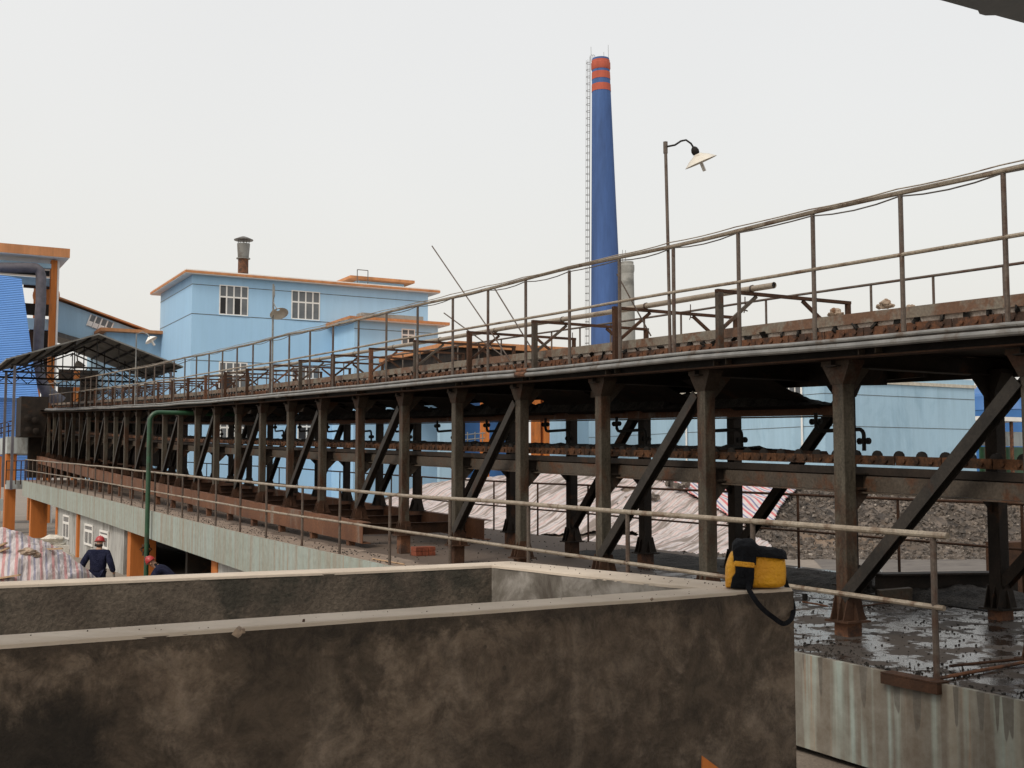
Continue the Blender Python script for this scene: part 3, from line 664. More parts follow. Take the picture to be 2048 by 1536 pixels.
# ================================================================= FLANGED S-PIPES UNDER THE DECK
for n in range(1, 15):
    u = U0+SP*n-.02; W = 9.45; z = zp(u)
    lb = 'black flanged swan-neck pipe under the deck, %s from the right' % ORD[n-1]
    o = thing('swan_neck_pipe', lb, 'pipe', (W, u, z), 'black swan-neck pipes in the bays')
    a = Vector((W, u, z-.585)); pts = [a, a+Vector((0,0,-.14))]
    for q in range(1, 5): an = q*math.pi/8; pts.append(a+Vector((0, -.07*(1-math.cos(an)), -.14-.07*math.sin(an))))
    e = a+Vector((0, -.66, -.21)); pts.append(e)
    for q in range(1, 5): an = q*math.pi/8; pts.append(e+Vector((0, -.07*math.sin(an), -.07*(1-math.cos(an)))))
    pts.append(e+Vector((0, -.07, -.235)))
    k = MB(); k.tube(pts, .022, 8); k.build('tube', M['black'], o)
    for c in (a+Vector((0,0,-.1)), e+Vector((0,-.07,-.13))):
        k = MB(); k.tube([c+Vector((-.0,-.085,0)), c+Vector((0,.085,0))], .018, 8)
        for s_ in (-1, 1): k.tube([c+Vector((0,s_*.055,0)), c+Vector((0,s_*.075,0))], .037, 10)
        k.tube([c+Vector((0,0,-.03)), c+Vector((0,0,.03))], .034, 10); k.build('flange', M['black'], o)

# ================================================================= LAMPS
def lamp_shade(mb, c, ax, r, h): mb.lathe(c, [(r*.22, 0), (r*.30, -h*.12), (r*.62, -h*.45), (r, -h), (r*.98, -h), (r*.6, -h*.5), (r*.27, -h*.17), (r*.2, -.02)], 28, axis=ax, caps=False)
# the tall one
pb = atW(1338, 672, 7.68); u = pb.y
t0 = atW(1332, 285, 7.68); top = Vector((7.68, u+.02, t0.z))
o = thing('deck_lamp', 'tall thin lamp on the deck handrail with white conical shade and swan neck', 'lamp', (7.68, u, zp(u)))
k = MB(); k.tube([(7.68, u-.02, zp(u)), (7.68, u, zp(u)+1.2), (7.68, u+.03, top.z)], .019, 10); k.tube([(7.68, u+.03, top.z-.12), (7.68, u+.03, top.z+.01)], .026, 10); k.build('pole', M['railbrown'], o)
D_ = ray(1338, 672)[1]*pb.y/(ray(1338, 672)[0]*DX+ray(1338, 672)[1]*DZ)
pts = [atD(x, y, D_) for x, y in ((1335, 293), (1350, 290), (1362, 282), (1372, 280), (1382, 287), (1388, 297))]
k = MB(); k.tube(pts, .011, 8); k.build('neck', M['black'], o)
a = atD(1388, 297, D_); b_ = atD(1396, 309, D_); ax = (a-atD(1411, 352, D_)); vr = atD(1400, 315, D_).normalized(); ax = (ax-vr*ax.dot(vr)).normalized(); ax = (ax+vr*.06).normalized()
k = MB(); k.lathe(a, [(.018, .02), (.036, .0), (.045, -.03), (.04, -.06), (.025, -.08)], 14, axis=ax); k.build('socket', M['black'], o)
c = atD(1395, 308, D_); k = MB(); r0 = (atD(1371, 341, D_)-atD(1435, 320, D_)).length/2
lamp_shade(k, c, ax, r0, .10); k.build('shade', M['shade'], o)
k = MB()
for s_ in (-1, 1):
    sd = Vector((0,1,0)).cross(ax).normalized()*0+Vector((0,.014*s_,0)); k.tube([c-ax*.05+sd, c-ax*.205+sd], .010, 8)
    sd = Vector((.014*s_,0,0)); k.tube([c-ax*.05+sd, c-ax*.20+sd], .010, 8)
k.tube([c-ax*.02, c-ax*.09], .024, 10); k.build('bulb', M['white'], o)
# second lamp with a tilted dish shade
W = 7.68; t_ = atW(547, 568, W); u = t_.y
o = thing('deck_lamp', 'lamp on the deck handrail with drooping cream dish shade before the blue building', 'lamp', (W, u, zp(u)))
k = MB(); k.tube([(W, u, zp(u)), (W, u, t_.z)], .022, 8); k.build('pole', M['pipe'], o)
k = MB(); k.tube([atW(549, 572, W), atW(549, 590, W), atW(546, 602, W), atW(550, 612, W), atW(554, 618, W)], .012, 6); k.build('neck', M['pipe'], o)
c = atW(556, 620, W); ax = Vector((.25, .35, 1)).normalized(); D2 = W/(ray(547, 600)[0]*PX+ray(547, 600)[1]*PZ)*ray(547, 600)[1]; c = atD(556, 619, D2); ax = (atD(556, 617, D2)-atD(561, 636, D2-.12)).normalized()
k = MB(); lamp_shade(k, c, ax, .205, .12); k.build('shade', M['shade'], o)
# third lamp: white shade near the annex
W = 7.68; t_ = atW(273, 668, W); u = t_.y
o = thing('deck_lamp', 'thin handrail lamp with bright white tilted shade before the low blue annex', 'lamp', (W, u, zp(u)))
k = MB(); k.tube([(W, u, zp(u)), (W, u, t_.z)], .02, 8); k.build('pole', M['pipe'], o)
k = MB(); k.tube([atW(273, 668, W), atW(285, 664, W), atW(295, 668, W), atW(299, 674, W)], .014, 6); k.build('neck', M['pipe'], o)
D2 = W/(ray(273, 670)[0]*PX+ray(273, 670)[1]*PZ)*ray(273, 670)[1]; c = atD(298, 674, D2); ax = (atD(297, 670, D2)-atD(305, 682, D2)).normalized(); k = MB(); lamp_shade(k, c, ax, .22, .14); k.build('shade', M['white'], o)
k = MB(); k.tube([c-ax*.1, c-ax*.34], .04, 8); k.build('bulb', M['white'], o)

# ================================================================= LEANING RODS ON THE DECK
for i, (p0, p1, W, lb) in enumerate((((864, 492), (1030, 735), 8.0, 'longest thin rod leaning left above the deck handrail against the sky'),
        ((888, 626), (1010, 715), 8.05, 'short thin rod leaning left behind the deck handrail'),
        ((988, 575), (1065, 700), 7.95, 'medium thin rod leaning left from the top rail'),
        ((1234, 548), (1302, 672), 7.95, 'thin rod leaning left beside the blue chimney foot'))):
    k = MB(); k.tube([atW(*p0, W), atW(*p1, W+.3)], .010, 6); tag(k.build('leaning_rod', M['railbrown']), lb, 'rod')

# ================================================================= GREEN PIPE
W = 6.72; a = atW(292, 1150, W); u = a.y; zt = atW(292, 826, W).z
o = thing('green_pipe', 'green pipe rising past the platform edge and elbowing under the deck', 'pipe', (W, u, GZ))
pts = [(W, u, GZ), (W, u, zt-.25)]
for q in range(1, 6): an = q*math.pi/12; pts.append((W+.25*(1-math.cos(an*1.2)), u, zt-.25+.25*math.sin(an*1.2)))
pts.append((W+.3, u, zt)); pts.append((9.2, u, zt))
k = MB(); k.tube(pts, .062, 14); k.build('tube', M['green'], o)
k = MB(); c = atW(292, 1091, W); k.lathe(c, [(.11, -.03), (.11, .03)], 16, axis=(0,0,1)); k.lathe(c+Vector((0,0,-.25)), [(.10, -.02), (.10, .02)], 16, axis=(0,0,1))
for q in range(10):
    an = random.uniform(0, 6.28); k.tube([c+Vector((.08*math.cos(an), .08*math.sin(an), -.02)), c+Vector((.16*math.cos(an+.8), .16*math.sin(an+.8), -.1)), c+Vector((.08*math.cos(an+1.8), .08*math.sin(an+1.8), -.22))], .012, 5)
k.build('clamp', M['darkrust'], o)

# ================================================================= CONCRETE TANK
ZT = -.62
oA, oB = (4.43, 4.93), (4.03, 7.39)        # outer corners of the right wall (w, u)
iC, iD = (3.74, 7.13), (4.02, 5.17)        # inner corners
LW = -7.5
oL0, iL0, iL1, oL1 = (LW, 4.28), (LW, 4.54), (LW, 7.30), (LW, 7.50)
tank = thing('concrete_tank', 'large open concrete tank with stained brown walls and pale dusty top in the foreground', 'tank', (2, 6, GZ))
def walls(mb, poly, z0, z1):
    n = len(poly)
    for i in range(n):
        a, b_ = poly[i], poly[(i+1) % n]; mb.add([(a[0],a[1],z0),(b_[0],b_[1],z0),(b_[0],b_[1],z1),(a[0],a[1],z1)], [(0,1,2,3)])
def sub(a, b_, n): return [(a[0]+(b_[0]-a[0])*i/n, a[1]+(b_[1]-a[1])*i/n) for i in range(n)]
# bodies: front wall, back wall, side walls as prisms slightly below the coping skin
def wallprism(name, pts, mt):
    mb = MB(); mb.prism([(x, y, GZ) for x, y in pts], (0, 0, ZT-.012-GZ)); return mb.build(name, M[mt], tank)
wallprism('front_wall', [oL0, oA, iD, iL0], 'tank')
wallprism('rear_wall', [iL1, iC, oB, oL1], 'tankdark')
wallprism('end_wall', [oA, oB, iC, iD], 'tanklight')
wallprism('end_wall', [(LW-.25, 4.28), oL0, iL0, iL1, oL1, (LW-.25, 7.5)], 'tank')
# thin outer skin of the end wall in brown concrete
mb = MB(); d = .006; mb.prism([(oA[0]+.001, oA[1], GZ), (oA[0]+d+.001, oA[1], GZ), (oB[0]+d+.001, oB[1], GZ), (oB[0]+.001, oB[1], GZ)], (0, 0, ZT-.014-GZ)); mb.build('render_coat', M['tank'], tank)
# coping: uneven trowelled edge, one mesh
mb = MB()
def strip(o0, o1, i0, i1, n):
    vs = []; fs = []
    for k in range(n+1):
        s_ = k/n; o = Vector((o0[0]+(o1[0]-o0[0])*s_, o0[1]+(o1[1]-o0[1])*s_, 0)); i_ = Vector((i0[0]+(i1[0]-i0[0])*s_, i0[1]+(i1[1]-i0[1])*s_, 0))
        dd = (i_-o).normalized(); j1 = .007*noise.noise(o*6)+.004*noise.noise(o*25); j2 = .007*noise.noise(i_*6+Vector((5,5,5)))+.004*noise.noise(i_*23)
        e = .003 if 0 < k < n else 0
        o_ = o-dd*(.004+j1)*(1 if e else .5); q_ = i_+dd*(.004+j2)*(1 if e else .5); zz = ZT+.004*noise.noise(o*1.3)
        vs += [(o_.x, o_.y, zz-.016), (o_.x+dd.x*.004, o_.y+dd.y*.004, zz-.002), (o_.x+dd.x*.012, o_.y+dd.y*.012, zz+.002), (q_.x-dd.x*.012, q_.y-dd.y*.012, zz+.002), (q_.x-dd.x*.004, q_.y-dd.y*.004, zz-.002), (q_.x, q_.y, zz-.016)]
    for k in range(n):
        for j in range(5): a = k*6+j; fs.append((a, a+1, a+7, a+6))
    mb.add(vs, fs, True)
    for k in (0, n): mb.add(vs[k*6:k*6+6], [(0,1,2,3,4,5)])
strip(oL0, oA, iL0, iD, 260); strip(oB, oL1, iC, iL1, 200); strip(oA, oB, iD, iC, 60)
mb.build('coping', M['coping'], tank)
fl = MB(); fl.box((LW, 4.6, GZ+.02), (3.6, 7.1, GZ+.10)); fl.build('tank_floor', M['greycon'], tank)
# crumbs on the coping
st = atD(477, 1250, 4.55); st.z = ZT+.018
k = MB(); k.rock(st, .024); k.rock(st+Vector((.012,-.012,.006)), .014); tag(k.build('pebble', M['stone']), 'small tan stone lying on the front top edge of the tank', 'stone')
for x, y, r_, lb in ((607, 1240, .010, 'tiny dark chip on the tank edge right of the tan stone'), (1304, 1198, .010, 'tiny pale crumb on the tank edge near the bag')):
    Zd = -ZT*FPX/(y-HOR); c = atD(x, y, Zd); k = MB(); k.rock((c.x, c.y, ZT+.007), r_); tag(k.build('pebble', M['darkrust' if x < 1000 else 'stone']), lb, 'stone')
k = MB()
for i in range(60):
    s_ = random.random(); t_ = random.uniform(.1, .9)
    o = Vector((-2.5+s_*6.6, 0, 0)); f_ = (o.x-LW)/(oA[0]-LW); yo = oL0[1]+(oA[1]-oL0[1])*f_; f2 = (o.x-LW)/(iD[0]-LW); yi = iL0[1]+(iD[1]-iL0[1])*min(f2, 1)
    k.rock((o.x, yo+(yi-yo)*t_, ZT+.003), random.uniform(.0015, .004))
for i in range(40):
    s_ = random.random(); t_ = random.uniform(.1, .9); o = Vector(oA).lerp(Vector(oB), s_); q = Vector(iD).lerp(Vector(iC), s_); c = o.lerp(q, t_); k.rock((c.x, c.y, ZT+.004), random.uniform(.002, .006))
tag(k.build('grit', M['chips']), 'scattered dark grit on the tank top', kind='stuff')

c = atD(1412, 1540, 4.9); k = MB(); tp_ = atD(1405, 1512, 4.9)
k.prism([(c.x-.02, c.y, -1.62), (c.x+.10, c.y-.05, -1.62), (c.x+.055, c.y-.03, c.z+.0), (tp_.x, tp_.y, tp_.z), (tp_.x-.004, tp_.y, c.z-.05)], (.004, .012, 0))
tag(k.build('orange_scrap', M['orange']), 'pointed tip of an orange sheet scrap at the bottom edge before the tank wall', 'scrap')
# ================================================================= BAG
bc = atD(1510, 1168, 6.42); bc.z = ZT+.008
rx = Vector((PX, DX, 0)).normalized()        # right of view
ry = Vector((-rx.y, rx.x, 0))                 # away
ang = R(-8); rx2 = (rx*math.cos(ang)+ry*math.sin(ang)); ry2 = Vector((-rx2.y, rx2.x, 0))
bag = thing('shoulder_bag', 'yellow and black shoulder bag standing on the tank corner with its strap hanging down', 'bag', bc)
def bp_(x, y, z): return bc+rx2*x+ry2*y+Vector((0,0,z))
def bagbody():
    # lofted cross sections along x (left to right)
    secs = [(-.158,.045,.0,.10,.13),(-.152,.065,.0,.13,.16),(-.135,.085,.0,.175,.195),(-.118,.090,.0,.205,.22),(-.10,.095,.0,.195,.22),(-.03,.098,0,.19,.235),(.05,.098,0,.188,.225),(.12,.094,0,.178,.21),(.15,.082,.008,.17,.205),(.162,.06,.03,.155,.19)]
    vs = []; n = 20
    for x, hw, z0, z1, z1b in secs:
        for k in range(n):
            a = 2*math.pi*k/n; ca, sa = math.cos(a), math.sin(a); e = .5
            yy = math.copysign(abs(ca)**e, ca)*hw; t_ = math.copysign(abs(sa)**e, sa)
            zz = z0+(z1-z0)*(t_+1)/2; yy *= 1-.30*max(0, t_)**2
            q = .006*noise.noise(Vector((x*16, yy*16, zz*16))); vs.append(bp_(x+q, yy+q, max(zz+q*1.5, 0)))
    fs = []
    for i in range(len(secs)-1):
        for k in range(n): a = i*n+k; b_ = i*n+(k+1) % n; fs.append((a, b_, b_+n, a+n))
    fs += [tuple(range(n))[::-1], tuple(range((len(secs)-1)*n, len(secs)*n))]
    m_ = MB(); m_.add(vs, fs, True); return m_
o = bagbody().build('body', M['yellow'], bag); s_ = o.modifiers.new('s', 'SUBSURF'); s_.levels = 2; s_.render_levels = 2
# black front pocket band
def patch(name, mt, prof, th, y0=-.094, parent=bag, zc=1.0):
    k = MB(); n = len(prof)
    fr = [bp_(x, y0-th+.30*.094*max(0, (2*z/.22-1))**2, z) for x, z in prof]; bk = [bp_(x, y0+.03+.30*.094*max(0, (2*z/.22-1))**2, z) for x, z in prof]
    k.add(fr+bk, [tuple(range(n)), tuple(range(n, 2*n))[::-1]]+[(i, (i+1) % n, n+(i+1) % n, n+i) for i in range(n)])
    o_ = k.build(name, M[mt], parent); b2 = o_.modifiers.new('b', 'BEVEL'); b2.width = .007; b2.segments = 3; b2.limit_method = 'ANGLE'; return o_
patch('pocket', 'bagblack', [(-.135,.004),(-.02,.0),(-.010,.06),(-.008,.125),(-.108,.14),(-.108,.085),(-.125,.06)], .016)
patch('pocket_flap', 'bagblack', [(-.116,.138),(.0,.125),(.006,.185),(.008,.238),(-.02,.25),(-.10,.248),(-.118,.225)], .012)
patch('reflective_band', 'yellow', [(-.112,.122),(-.006,.112),(-.006,.140),(-.114,.150)], .021)
patch('buckle_strap', 'bagblack', [(-.082,.06),(-.060,.058),(-.058,.235),(-.084,.238)], .027)
k = MB(); vs = []; n = 24; m__ = 10
for i in range(n+1):
    x = -.118+.284*i/n
    for j in range(m__+1):
        y = -.092+.184*j/m__; e_ = abs(j/m__-.5)*2
        z = interp([(-.118, .232), (-.10, .258), (-.02, .262), (.0, .255), (.02, .228), (.06, .222), (.12, .214), (.15, .205), (.17, .19)], x)
        z -= .035*e_**3; z += .010*noise.noise(Vector((x*22, y*22, 1)))+.006*noise.noise(Vector((x*60, y*60, 1)))
        vs.append(bp_(x, y*(1.0 if 0 < i < n else .85), z))
L = len(vs)
fs = [(i*(m__+1)+j, i*(m__+1)+j+1, (i+1)*(m__+1)+j+1, (i+1)*(m__+1)+j) for i in range(n) for j in range(m__)]
def lowv(i): 
    x = -.118+.284*(i//(m__+1))/n; q = vs[i].copy(); q.z = ZT+.008+interp([(-.118, .175), (0, .172), (.05, .168), (.17, .158)], x); return q
k.add(vs, fs, True); lw = [lowv(i) for i in range(L)]
for rim in ([i*(m__+1) for i in range(n+1)], [i*(m__+1)+m__ for i in range(n+1)], [j for j in range(m__+1)], [n*(m__+1)+j for j in range(m__+1)]):
    q = len(rim); k.add([vs[i] for i in rim]+[lw[i] for i in rim], [(i, i+1, q+i+1, q+i) for i in range(q-1)], True)
k.build('lid', M['bagblack'], bag)
def strap(pts, wd, parent, name='strap', side=None):
    k = MB(); vs = []; side = side or (rx2*.8+Vector((0,0,.4))).normalized()
    for i, p in enumerate(pts):
        d = (Vector(pts[min(i+1, len(pts)-1)])-Vector(pts[max(i-1, 0)])).normalized(); s2 = d.cross(ry2).normalized()*wd/2; nn = ry2*.0025
        p = Vector(p); vs += [p-s2-nn, p+s2-nn, p+s2+nn, p-s2+nn]
    fs = [(i*4+j, i*4+(j+1) % 4, i*4+4+(j+1) % 4, i*4+4+j) for i in range(len(pts)-1) for j in range(4)]+[(0,1,2,3)]
    k.add(vs, fs, False); k.build(name, M['bagblack'], parent)
sp = [bp_(-.035, -.115, .04)]+[atD(x, y, D_) for x, y, D_ in ((1497, 1176, 6.27), (1503, 1188, 6.25), (1515, 1206, 6.22), (1530, 1222, 6.22), (1547, 1235, 6.24), (1565, 1247, 6.27), (1579, 1242, 6.34), (1586, 1228, 6.42), (1586, 1210, 6.48), (1580, 1190, 6.5), (1572, 1168, 6.5), (1566, 1150, 6.48))]
sm = []
for i in range(len(sp)-1):
    p0, p1, p2, p3 = sp[max(i-1,0)], sp[i], sp[i+1], sp[min(i+2, len(sp)-1)]
    for q in range(4):
        t_ = q/4; sm.append(.5*((2*p1)+(p2-p0)*t_+(2*p0-5*p1+4*p2-p3)*t_*t_+(3*p1-p0-3*p2+p3)*t_**3))
sm.append(sp[-1]); strap(sm, .026, bag)

# ================================================================= THINGS LYING ON THE PLATFORM
def on_slab(x, y):
    # intersect the pixel's ray with the platform top
    X, Z, Y = ray(x, y); s_ = 10
    for _ in range(40):
        w_ = s_*(X*PX+Z*PZ); u_ = s_*(X*DX+Z*DZ); s_ = (zs(u_)+.06*(w_-W0)/5.1)/Y
    return Vector((s_*(X*PX+Z*PZ), s_*(X*DX+Z*DZ), s_*Y))
c = on_slab(846, 1111)
o = MB()
for i in range(3):
    for j in range(2): o.box((c.x-.17+.12*i+random.uniform(-.01,.01), c.y-.10, c.z+.075*j), (c.x-.06+.12*i, c.y+.12, c.z+.07+.075*j))
tag(o.build('brick_stack', M['brick'], None, loc=c, bevel=.006), 'small stack of red bricks on the platform between two trestle columns', 'bricks')
def rod(x0, y0, x1, y1, r, mt, lb, up=.012, name='steel_rod', cat='rod'):
    k = MB(); a, b_ = on_slab(x0, y0), on_slab(x1, y1); k.tube([a+Vector((0,0,up)), b_+Vector((0,0,up))], r, 6); tag(k.build(name, M[mt]), lb, cat)
rod(745, 1119, 808, 1130, .012, 'wood', 'thin pale rod lying at the platform edge under the lower handrail')
rod(1878, 1362, 2075, 1325, .014, 'rust', 'rusty rod on the wet platform right of the cut handrail end, nearer one', .02)
rod(1900, 1340, 2075, 1322, .012, 'darkrust', 'rusty rod on the wet platform right of the cut handrail end, farther one', .03)
rod(1605, 1207, 1655, 1216, .010, 'rust', 'short rusty bar on the platform left of the large front column', .02)
rod(1725, 1216, 1800, 1206, .010, 'darkrust', 'thin dark bar on the platform right of the large front column', .02)
rod(1710, 1150, 1764, 1158, .02, 'white', 'upper pale pipe end lying behind the dark cast trough', .10, 'plastic_pipe', 'pipe')
rod(1700, 1169, 1752, 1170, .018, 'white', 'lower pale pipe end lying behind the dark cast trough', .10, 'plastic_pipe', 'pipe')
a = on_slab(1610, 1200); k = MB(); k.tube([a, a+Vector((0,0,.07))], .03, 8); tag(k.build('bolt_stub', M['black']), 'short black stub standing on the platform left of the front column', 'stub')
# dark steel troughs heaped between the columns on the right
a = on_slab(1752, 1198); b_ = a+Vector((1.95, -.35, 0))
k = MB(); k.ibeam(a+Vector((.0,0,.16)), b_+Vector((.0,-.0,.13)), .26, .26, .02)
tag(k.build('scrap_beam', M['darksteel']), 'dark steel beam lying across the platform between the two front columns', 'beam')
c = on_slab(1775, 1202); k = MB()
k.hexa([c+Vector((-.15,-.06,0)), c+Vector((.13,-.24,0)), c+Vector((.20,-.12,0)), c+Vector((-.08,.06,0))], [c+Vector((-.17,-.06,.13)), c+Vector((.13,-.25,.16)), c+Vector((.20,-.13,.16)), c+Vector((-.10,.06,.13))])
tag(k.build('steel_box_end', M['beam'], None, None, .006), 'tilted brown steel box lying in front of the dark scrap beam', 'box')
c = on_slab(1762, 1190); k = MB(); 
for q in range(7): k.rock(c+Vector((random.uniform(-.25,.2), random.uniform(0,.3), random.uniform(.02,.12))), random.uniform(.06,.13))
tag(k.build('scrap_lump', M['slag']), 'black lumpy scrap heaped behind the tilted steel box', 'scrap')
# angle iron under the cut end post
up_ = pl[0]; k = MB(); k.box((W0-.10, up_-.12, zs(up_)-.075), (W0-.052, up_+.42, zs(up_)-.002)); k.box((W0-.10, up_-.12, zs(up_)+.001), (W0+.03, up_+.42, zs(up_)+.012))
tag(k.build('angle_iron', M['darkrust']), 'rusty angle iron clamped to the platform edge under the end post', 'angle iron')
# bits of slag and gravel scattered on the platform top
k = MB()
for i in range(7500):
    near = random.random() < .8; u = random.uniform(4.6, 14) if near else random.uniform(14, 40); W = random.uniform(W0+.0, W3-.1) if random.random() < .7 else W0+abs(random.gauss(0, .3))
    if noise.noise(Vector((W*1.3, u*1.3, 0))) < -.12 and random.random() < .7: continue
    k.rock((W, u, zs(u)+.06*(W-W0)/5.1+.004), random.choice((.004,.005,.007,.012)) if near else random.uniform(.008,.018))
tag(k.build('slag_grit', M['slag']), 'black slag grit strewn over the platform top', kind='stuff')
# dark spill ridge at the far side of the wet part
strip_heap('slag_spill', 'low ridge of black slag spilled along the rear edge of the platform', 'slag', 10.3, 11.8, 8.4, 17.0, lambda u: zs(u)+.05, lambda u: interp([(8.4, 0), (9.2, .15), (11, .13), (12.5, .06), (17, .02)], u), 160, 14)

# ================================================================= STRIPED TARPAULIN HEAP, LOWER LEFT
def heap_mesh(name, mt, A, B, n, m_, f, label, cat, wr=0, kind=None, seed=0):
    mb = MB(); vs = []; fs = []
    for i in range(n+1):
        for j in range(m_+1):
            a = A[0]+(A[1]-A[0])*i/n; b_ = B[0]+(B[1]-B[0])*j/m_; z = f(a, b_)
            vs.append(cg(a, b_, z))
    ids = {}
    for i in range(n):
        for j in range(m_): a = i*(m_+1)+j; fs.append((a, a+m_+1, a+m_+2, a+1))
    mb.add(vs, fs, True); o = mb.build(name, M[mt]); return tag(o, label, cat, kind=kind)
def fL(a, b_):
    # a -13..-7.6 , b 19..25
    top = interp([(-13, -.9), (-9.9, -1.02), (-9.5, -1.10), (-9.2, -1.23), (-9.0, -1.33), (-8.76, -1.50), (-8.56, -1.70), (-8.28, -1.90), (-8.08, -2.35), (-7.9, GZ)], a)
    s_ = min(1, max(0, (b_-20.3)/2.2)); s2 = min(1, max(0, (25.4-b_)/2.6)); k = math.sin(s_*math.pi/2)**.8*math.sin(s2*math.pi/2)
    z = GZ+(top-GZ)*k
    z += (.10*noise.noise(Vector((a*1.8, b_*.8, 2)))+.07*abs(noise.noise(Vector((a*3.2, b_*1.1, 5))))-.02+.04*noise.noise(Vector((a*8, b_*3, 8)))+.03*noise.noise(Vector((a*17, b_*9, 8))))*min(1, k*2)
    return z
heap_mesh('tarpaulin_heap', 'tarppink', (-13.2, -7.6), (20.0, 25.6), 260, 130, fL, 'tall heap under a crumpled red white and blue striped tarpaulin at lower left', 'tarpaulin')
def on_heap(x, y, D_, f, up=.03):
    best = None
    for i in range(200):
        dd = 19+i*.04; p = atD(x, y, dd); X, Z, Y = ray(x, y); a = X*dd/Z; 
        if p.z <= f(a, dd)+up: best = p; break
    return best or atD(x, y, D_)
for (x0, y0, x1, y1, lb, wd) in ((0, 1092, 12, 1086, 'short wooden plank end on the striped heap, highest at the photo edge', .14), (2, 1102, 17, 1096, 'small wooden board on the striped heap just below the topmost plank', .10), (100, 1098, 126, 1097, 'thin wooden slat sticking out right of the striped heap', .05), (0, 1156, 38, 1150, 'broad weathered plank at the foot of the striped heap', .12)):
    a = on_heap(x0, y0, 22, fL); b_ = a+(atD(x1, y1, 22)-atD(x0, y0, 22)).normalized()*(atD(x1, y1, 22)-atD(x0, y0, 22)).length
    k = MB(); k.bar(a-(b_-a)*.6, b_, wd, .03); tag(k.build('plank', M['wood']), lb, 'plank')
for (x, y, r0, lb) in ((104, 1080, .20, 'crumpled pale sack on the wall side of the striped heap'), (112, 1098, .18, 'lower crumpled sack beside the thin wooden slat'), (54, 1105, .16, 'dark earthy lump in the fold of the striped tarpaulin')):
    c = on_heap(x, y, 22.8, fL, .0) if x < 60 else atD(x, y, 24.5); mb = MB()
    mb.lump(c, r0*.8, (1.4, 1, .6), x); mb.lump(c+Vector((.12,0,-.06)), r0*.6, (1.3, 1, .6), x+3)
    if x > 60: mb.prism([(c.x-.3, c.y-.3, GZ), (c.x+.3, c.y-.3, GZ), (c.x+.3, c.y+.3, GZ), (c.x-.3, c.y+.3, GZ)], (0,0,c.z-GZ-.1))
    o_ = mb.build('sack', M['sack' if x > 60 else 'stone']); tag(o_, lb, 'sack')

# ================================================================= RUBBLE HEAP + TARPS BEHIND THE PLATFORM
yc = [(640, 1012), (740, 1004), (800, 987), (900, 973), (1000, 958), (1060, 950), (1200, 944), (1320, 948), (1590, 966), (1700, 955), (1850, 948), (2000, 955), (2200, 975)]
def fB(a, b_):
    s_ = min(1, max(0, (b_-44)/9.0)); x = 1024+FPX*a/52.0
    top = (HOR-interp(yc, x))/FPX*52.0
    if x > 2250: top -= (x-2250)*.01
    if x < 740: top = max(GZ, top-(740-x)*.012)
    k = (s_*s_*(3-2*s_)*.55+s_*.45)
    z = GZ+(top-GZ)*k
    if b_ > 55: z -= (b_-55)*.35
    z += (.16*noise.noise(Vector((a*.5, b_*.5, 0)))+.10*noise.noise(Vector((a*1.5, b_*1.5, 3))))*min(1, s_*5)
    return max(z, GZ-.05) if s_ > 0 else GZ-.02
def fB2(a, b_): return fB(a, b_)+.10*noise.noise(Vector((a*4, b_*4, 7)))*min(1, max(0, (b_-44)))
heap_mesh('rubble_heap', 'rubble', (-10, 34), (43.6, 60), 260, 90, fB2, 'long dark grey rubble heap behind the platform with brown and rusty patches', 'rubble heap')
k = MB()
for i in range(15000):
    a = random.uniform(8.6, 30); b_ = random.uniform(43.2, 54) if random.random() < .8 else random.uniform(43, 45)
    r0 = random.choice((.03,.04,.05,.06,.08,.10,.15)); k.rock(cg(a, b_, fB2(a, b_)+r0*.15), r0)
for i in range(700):
    a = random.uniform(-6, 9); b_ = random.uniform(43.1, 44.6); k.rock(cg(a, b_, GZ+.05), random.uniform(.04,.2))
tag(k.build('rubble_rocks', M['chips']), 'loose grey and tan rocks covering the rubble heap', kind='stuff')
def masked_sheet(name, mt, A, B, n, m_, f, lift, inside, label, cat='tarpaulin'):
    mb = MB(); vs = []; fs = []
    for i in range(n+1):
        for j in range(m_+1):
            a = A[0]+(A[1]-A[0])*i/n; b_ = B[0]+(B[1]-B[0])*j/m_; vs.append(cg(a, b_, f(a, b_)+lift(a, b_)))
    for i in range(n):
        for j in range(m_):
            a = A[0]+(A[1]-A[0])*(i+.5)/n; b_ = B[0]+(B[1]-B[0])*(j+.5)/m_
            if inside(a, b_): q = i*(m_+1)+j; fs.append((q, q+m_+1, q+m_+2, q+1))
    used = sorted({i for f_ in fs for i in f_}); mp = {o_: i for i, o_ in enumerate(used)}
    mb.add([vs[i] for i in used], [tuple(mp[i] for i in f_) for f_ in fs], True); o = mb.build(name, M[mt]); 
    sd = o.modifiers.new('thick', 'SOLIDIFY'); sd.thickness = .02; sd.offset = 1; return tag(o, label, cat)
def pxy(a, b_, z): # pixel of a point
    Zc = b_*math.cos(TH)+z*math.sin(TH); Yc = z*math.cos(TH)-b_*math.sin(TH); return 1024+FPX*a/Zc, 768-FPX*Yc/Zc
def inpoly(P, x, y):
    c_ = False; n = len(P)
    for i in range(n):
        (x1, y1), (x2, y2) = P[i], P[(i+1) % n]
        if (y1 > y) != (y2 > y) and x < (x2-x1)*(y-y1)/(y2-y1)+x1: c_ = not c_
    return c_
